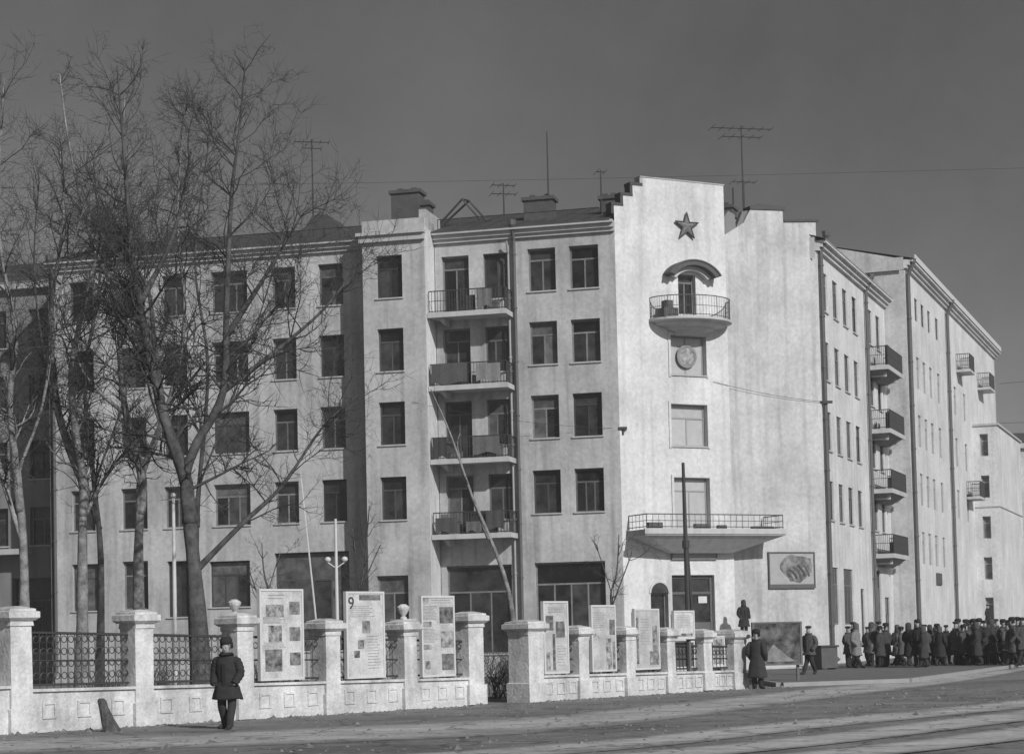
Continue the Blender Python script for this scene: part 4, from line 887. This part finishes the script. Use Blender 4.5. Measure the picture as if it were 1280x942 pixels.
def person(x,y,rz,label,coat='dark',hem=.55,flare=1.0,hat='fur',body=0,h=1.72,group=None,zb=0.0):
    o=thing('person',label,'person',(x,y,zb),rz,group); o.scale=(h/1.76,)*3
    link('body',BODY[body],o)
    cm={'dark':CLOTH,'grey':CLOTH2,'pale':CLOTH3}[coat]; k=(coat,hem,flare)
    if k not in COATS: COATS[k]=coat_mesh(hem,flare,cm,len(COATS)+1)
    link('coat',COATS[k],o)
    if hat not in HATS: HATS[hat]=hat_mesh(hat,FUR if hat=='fur' else CLOTH if hat=='cap' else CLOTH2)
    link('headscarf' if hat=='scarf' else 'hat',HATS[hat],o)
    if coat!='pale':
        link('button_flap',cached(('flap',hem),lambda:MB().box(-.03,.03,-.178,-.15,hem+.1,1.3).mesh('button_flap',cm)),o)
    return o
man=person(-5.83,38.9,R_(-14),'person in dark flaring coat and fur hat standing alone before the fence','dark',.6,1.15,'fur',2,1.79)
for x in (-.135,.135): link('pocket_flap',MB().box(x-.055,x+.055,-.165,-.14,.86,.92).mesh('pocket_flap',CLOTH),man); link('collar',MB().tube([(.12*math.cos(q*math.pi/8),.11*math.sin(q*math.pi/8)+.0,1.475) for q in range(17)],.034,7,False).mesh('collar',FUR,True),man)
for x in (-.033,.033): link('eye',MB().loft([ell(x,-.105+.004*q,1.615+z,.013-.004*abs(q-1),.01,8) for q,z in ((0,-.008),(1,0),(2,.008))]).mesh('eye',INK),man)
link('mouth',MB().box(-.028,.028,-.108,-.095,1.545,1.553).mesh('mouth',CLOTH3),man)
person(*((C0+TT.p(5.35,1.3)).xy),R_(20),'person in dark coat standing on the raised landing beside the tower entrance','dark',.5,1.1,'scarf',0,1.62,None,1.5)
person(*((C0+R2.p(41.0,.9)).xy),R_(60),'person in dark coat standing on the raised porch down the street','dark',.5,1.1,'cap',0,1.68,None,1.45)
person(7.25,57.6,R_(150),'person in long dark coat turned away at the fence end pillar','dark',.35,1.15,'fur',0,1.74)
person(10.75,70.2,R_(-40),'person in short grey jacket walking by the dark metal box','grey',.72,1.0,'cap',1,1.74,None,.12)
GP='people on the street corner pavement'
def pp(px,Y): return (px-640)/2400*Y
combos=[('dark',.45,'fur'),('grey',.6,'cap'),('dark',.4,'scarf'),('grey',.5,'fur'),('dark',.65,'cap'),('pale',.5,'scarf')]
words={('dark','fur'):'person in dark coat and fur hat',('grey','cap'):'person in grey coat and flat cap',('dark','scarf'):'person in dark coat and headscarf',('grey','fur'):'person in grey coat and fur hat',('dark','cap'):'person in dark jacket and flat cap',('pale','scarf'):'person in pale coat and headscarf'}
rq=random.Random(12); crowd=[]
for cx,cy,n_,sx,sy in ((1064,81,3,8,2.2),(1084,83,2,6,2),(1103,80,4,9,2.2),(1126,83,4,9,2),(1150,80,5,9,2.5),(1169,82,3,5,2),(1192,83,3,5,2)):
    for q in range(n_): crowd.append((cx+rq.uniform(-sx,sx),cy+rq.uniform(-sy,sy)))
LONE=len(crowd); crowd.append((1179,84))
for cx,cy,n_,sx,sy in ((1206,82,5,7,2.5),(1222,80,6,9,3),(1242,82,6,11,4),(1262,84,7,12,5),(1279,83,5,9,5),(1240,96,5,14,4),(1268,78,5,14,2)):
    for q in range(n_): crowd.append((cx+rq.uniform(-sx,sx),cy+rq.uniform(-sy,sy)))
rc=random.Random(5)
for i,(px,Y) in enumerate(crowd):
    c_,hem,hat=combos[rc.randrange(6)] if i!=LONE else ('dark',.4,'cap')
    near='by the street wall drainpipes' if px<1190 else 'in the crowd down the street'
    if i==LONE: lab='person in long dark coat standing alone with legs apart by the second drainpipe'
    else: lab=words[(c_,hat)]+' '+near
    person(pp(px,Y),Y,R_(rc.uniform(-180,180)),lab,c_,hem,rc.choice((1.0,1.1)),hat,rc.randrange(3),rc.uniform(1.6,1.9),GP if i!=LONE else None,.121)

# ------------------------------------------------------------------ thin haze of the street air
hz=link('haze',MB().box(-510,710,-160,910,-1,27.5).mesh('haze',bpy.data.materials.new('haze')))
hz['kind']='stuff'; hm=hz.data.materials[0]; hm.use_nodes=True; hn=hm.node_tree.nodes; hn.clear()
pvn=hn.new('ShaderNodeVolumePrincipled'); pvn.inputs['Color'].default_value=(.9,.9,.9,1); pvn.inputs['Density'].default_value=0.0006; pvn.inputs['Density Attribute'].default_value=''
ho=hn.new('ShaderNodeOutputMaterial'); hm.node_tree.links.new(pvn.outputs[0],ho.inputs['Volume'])
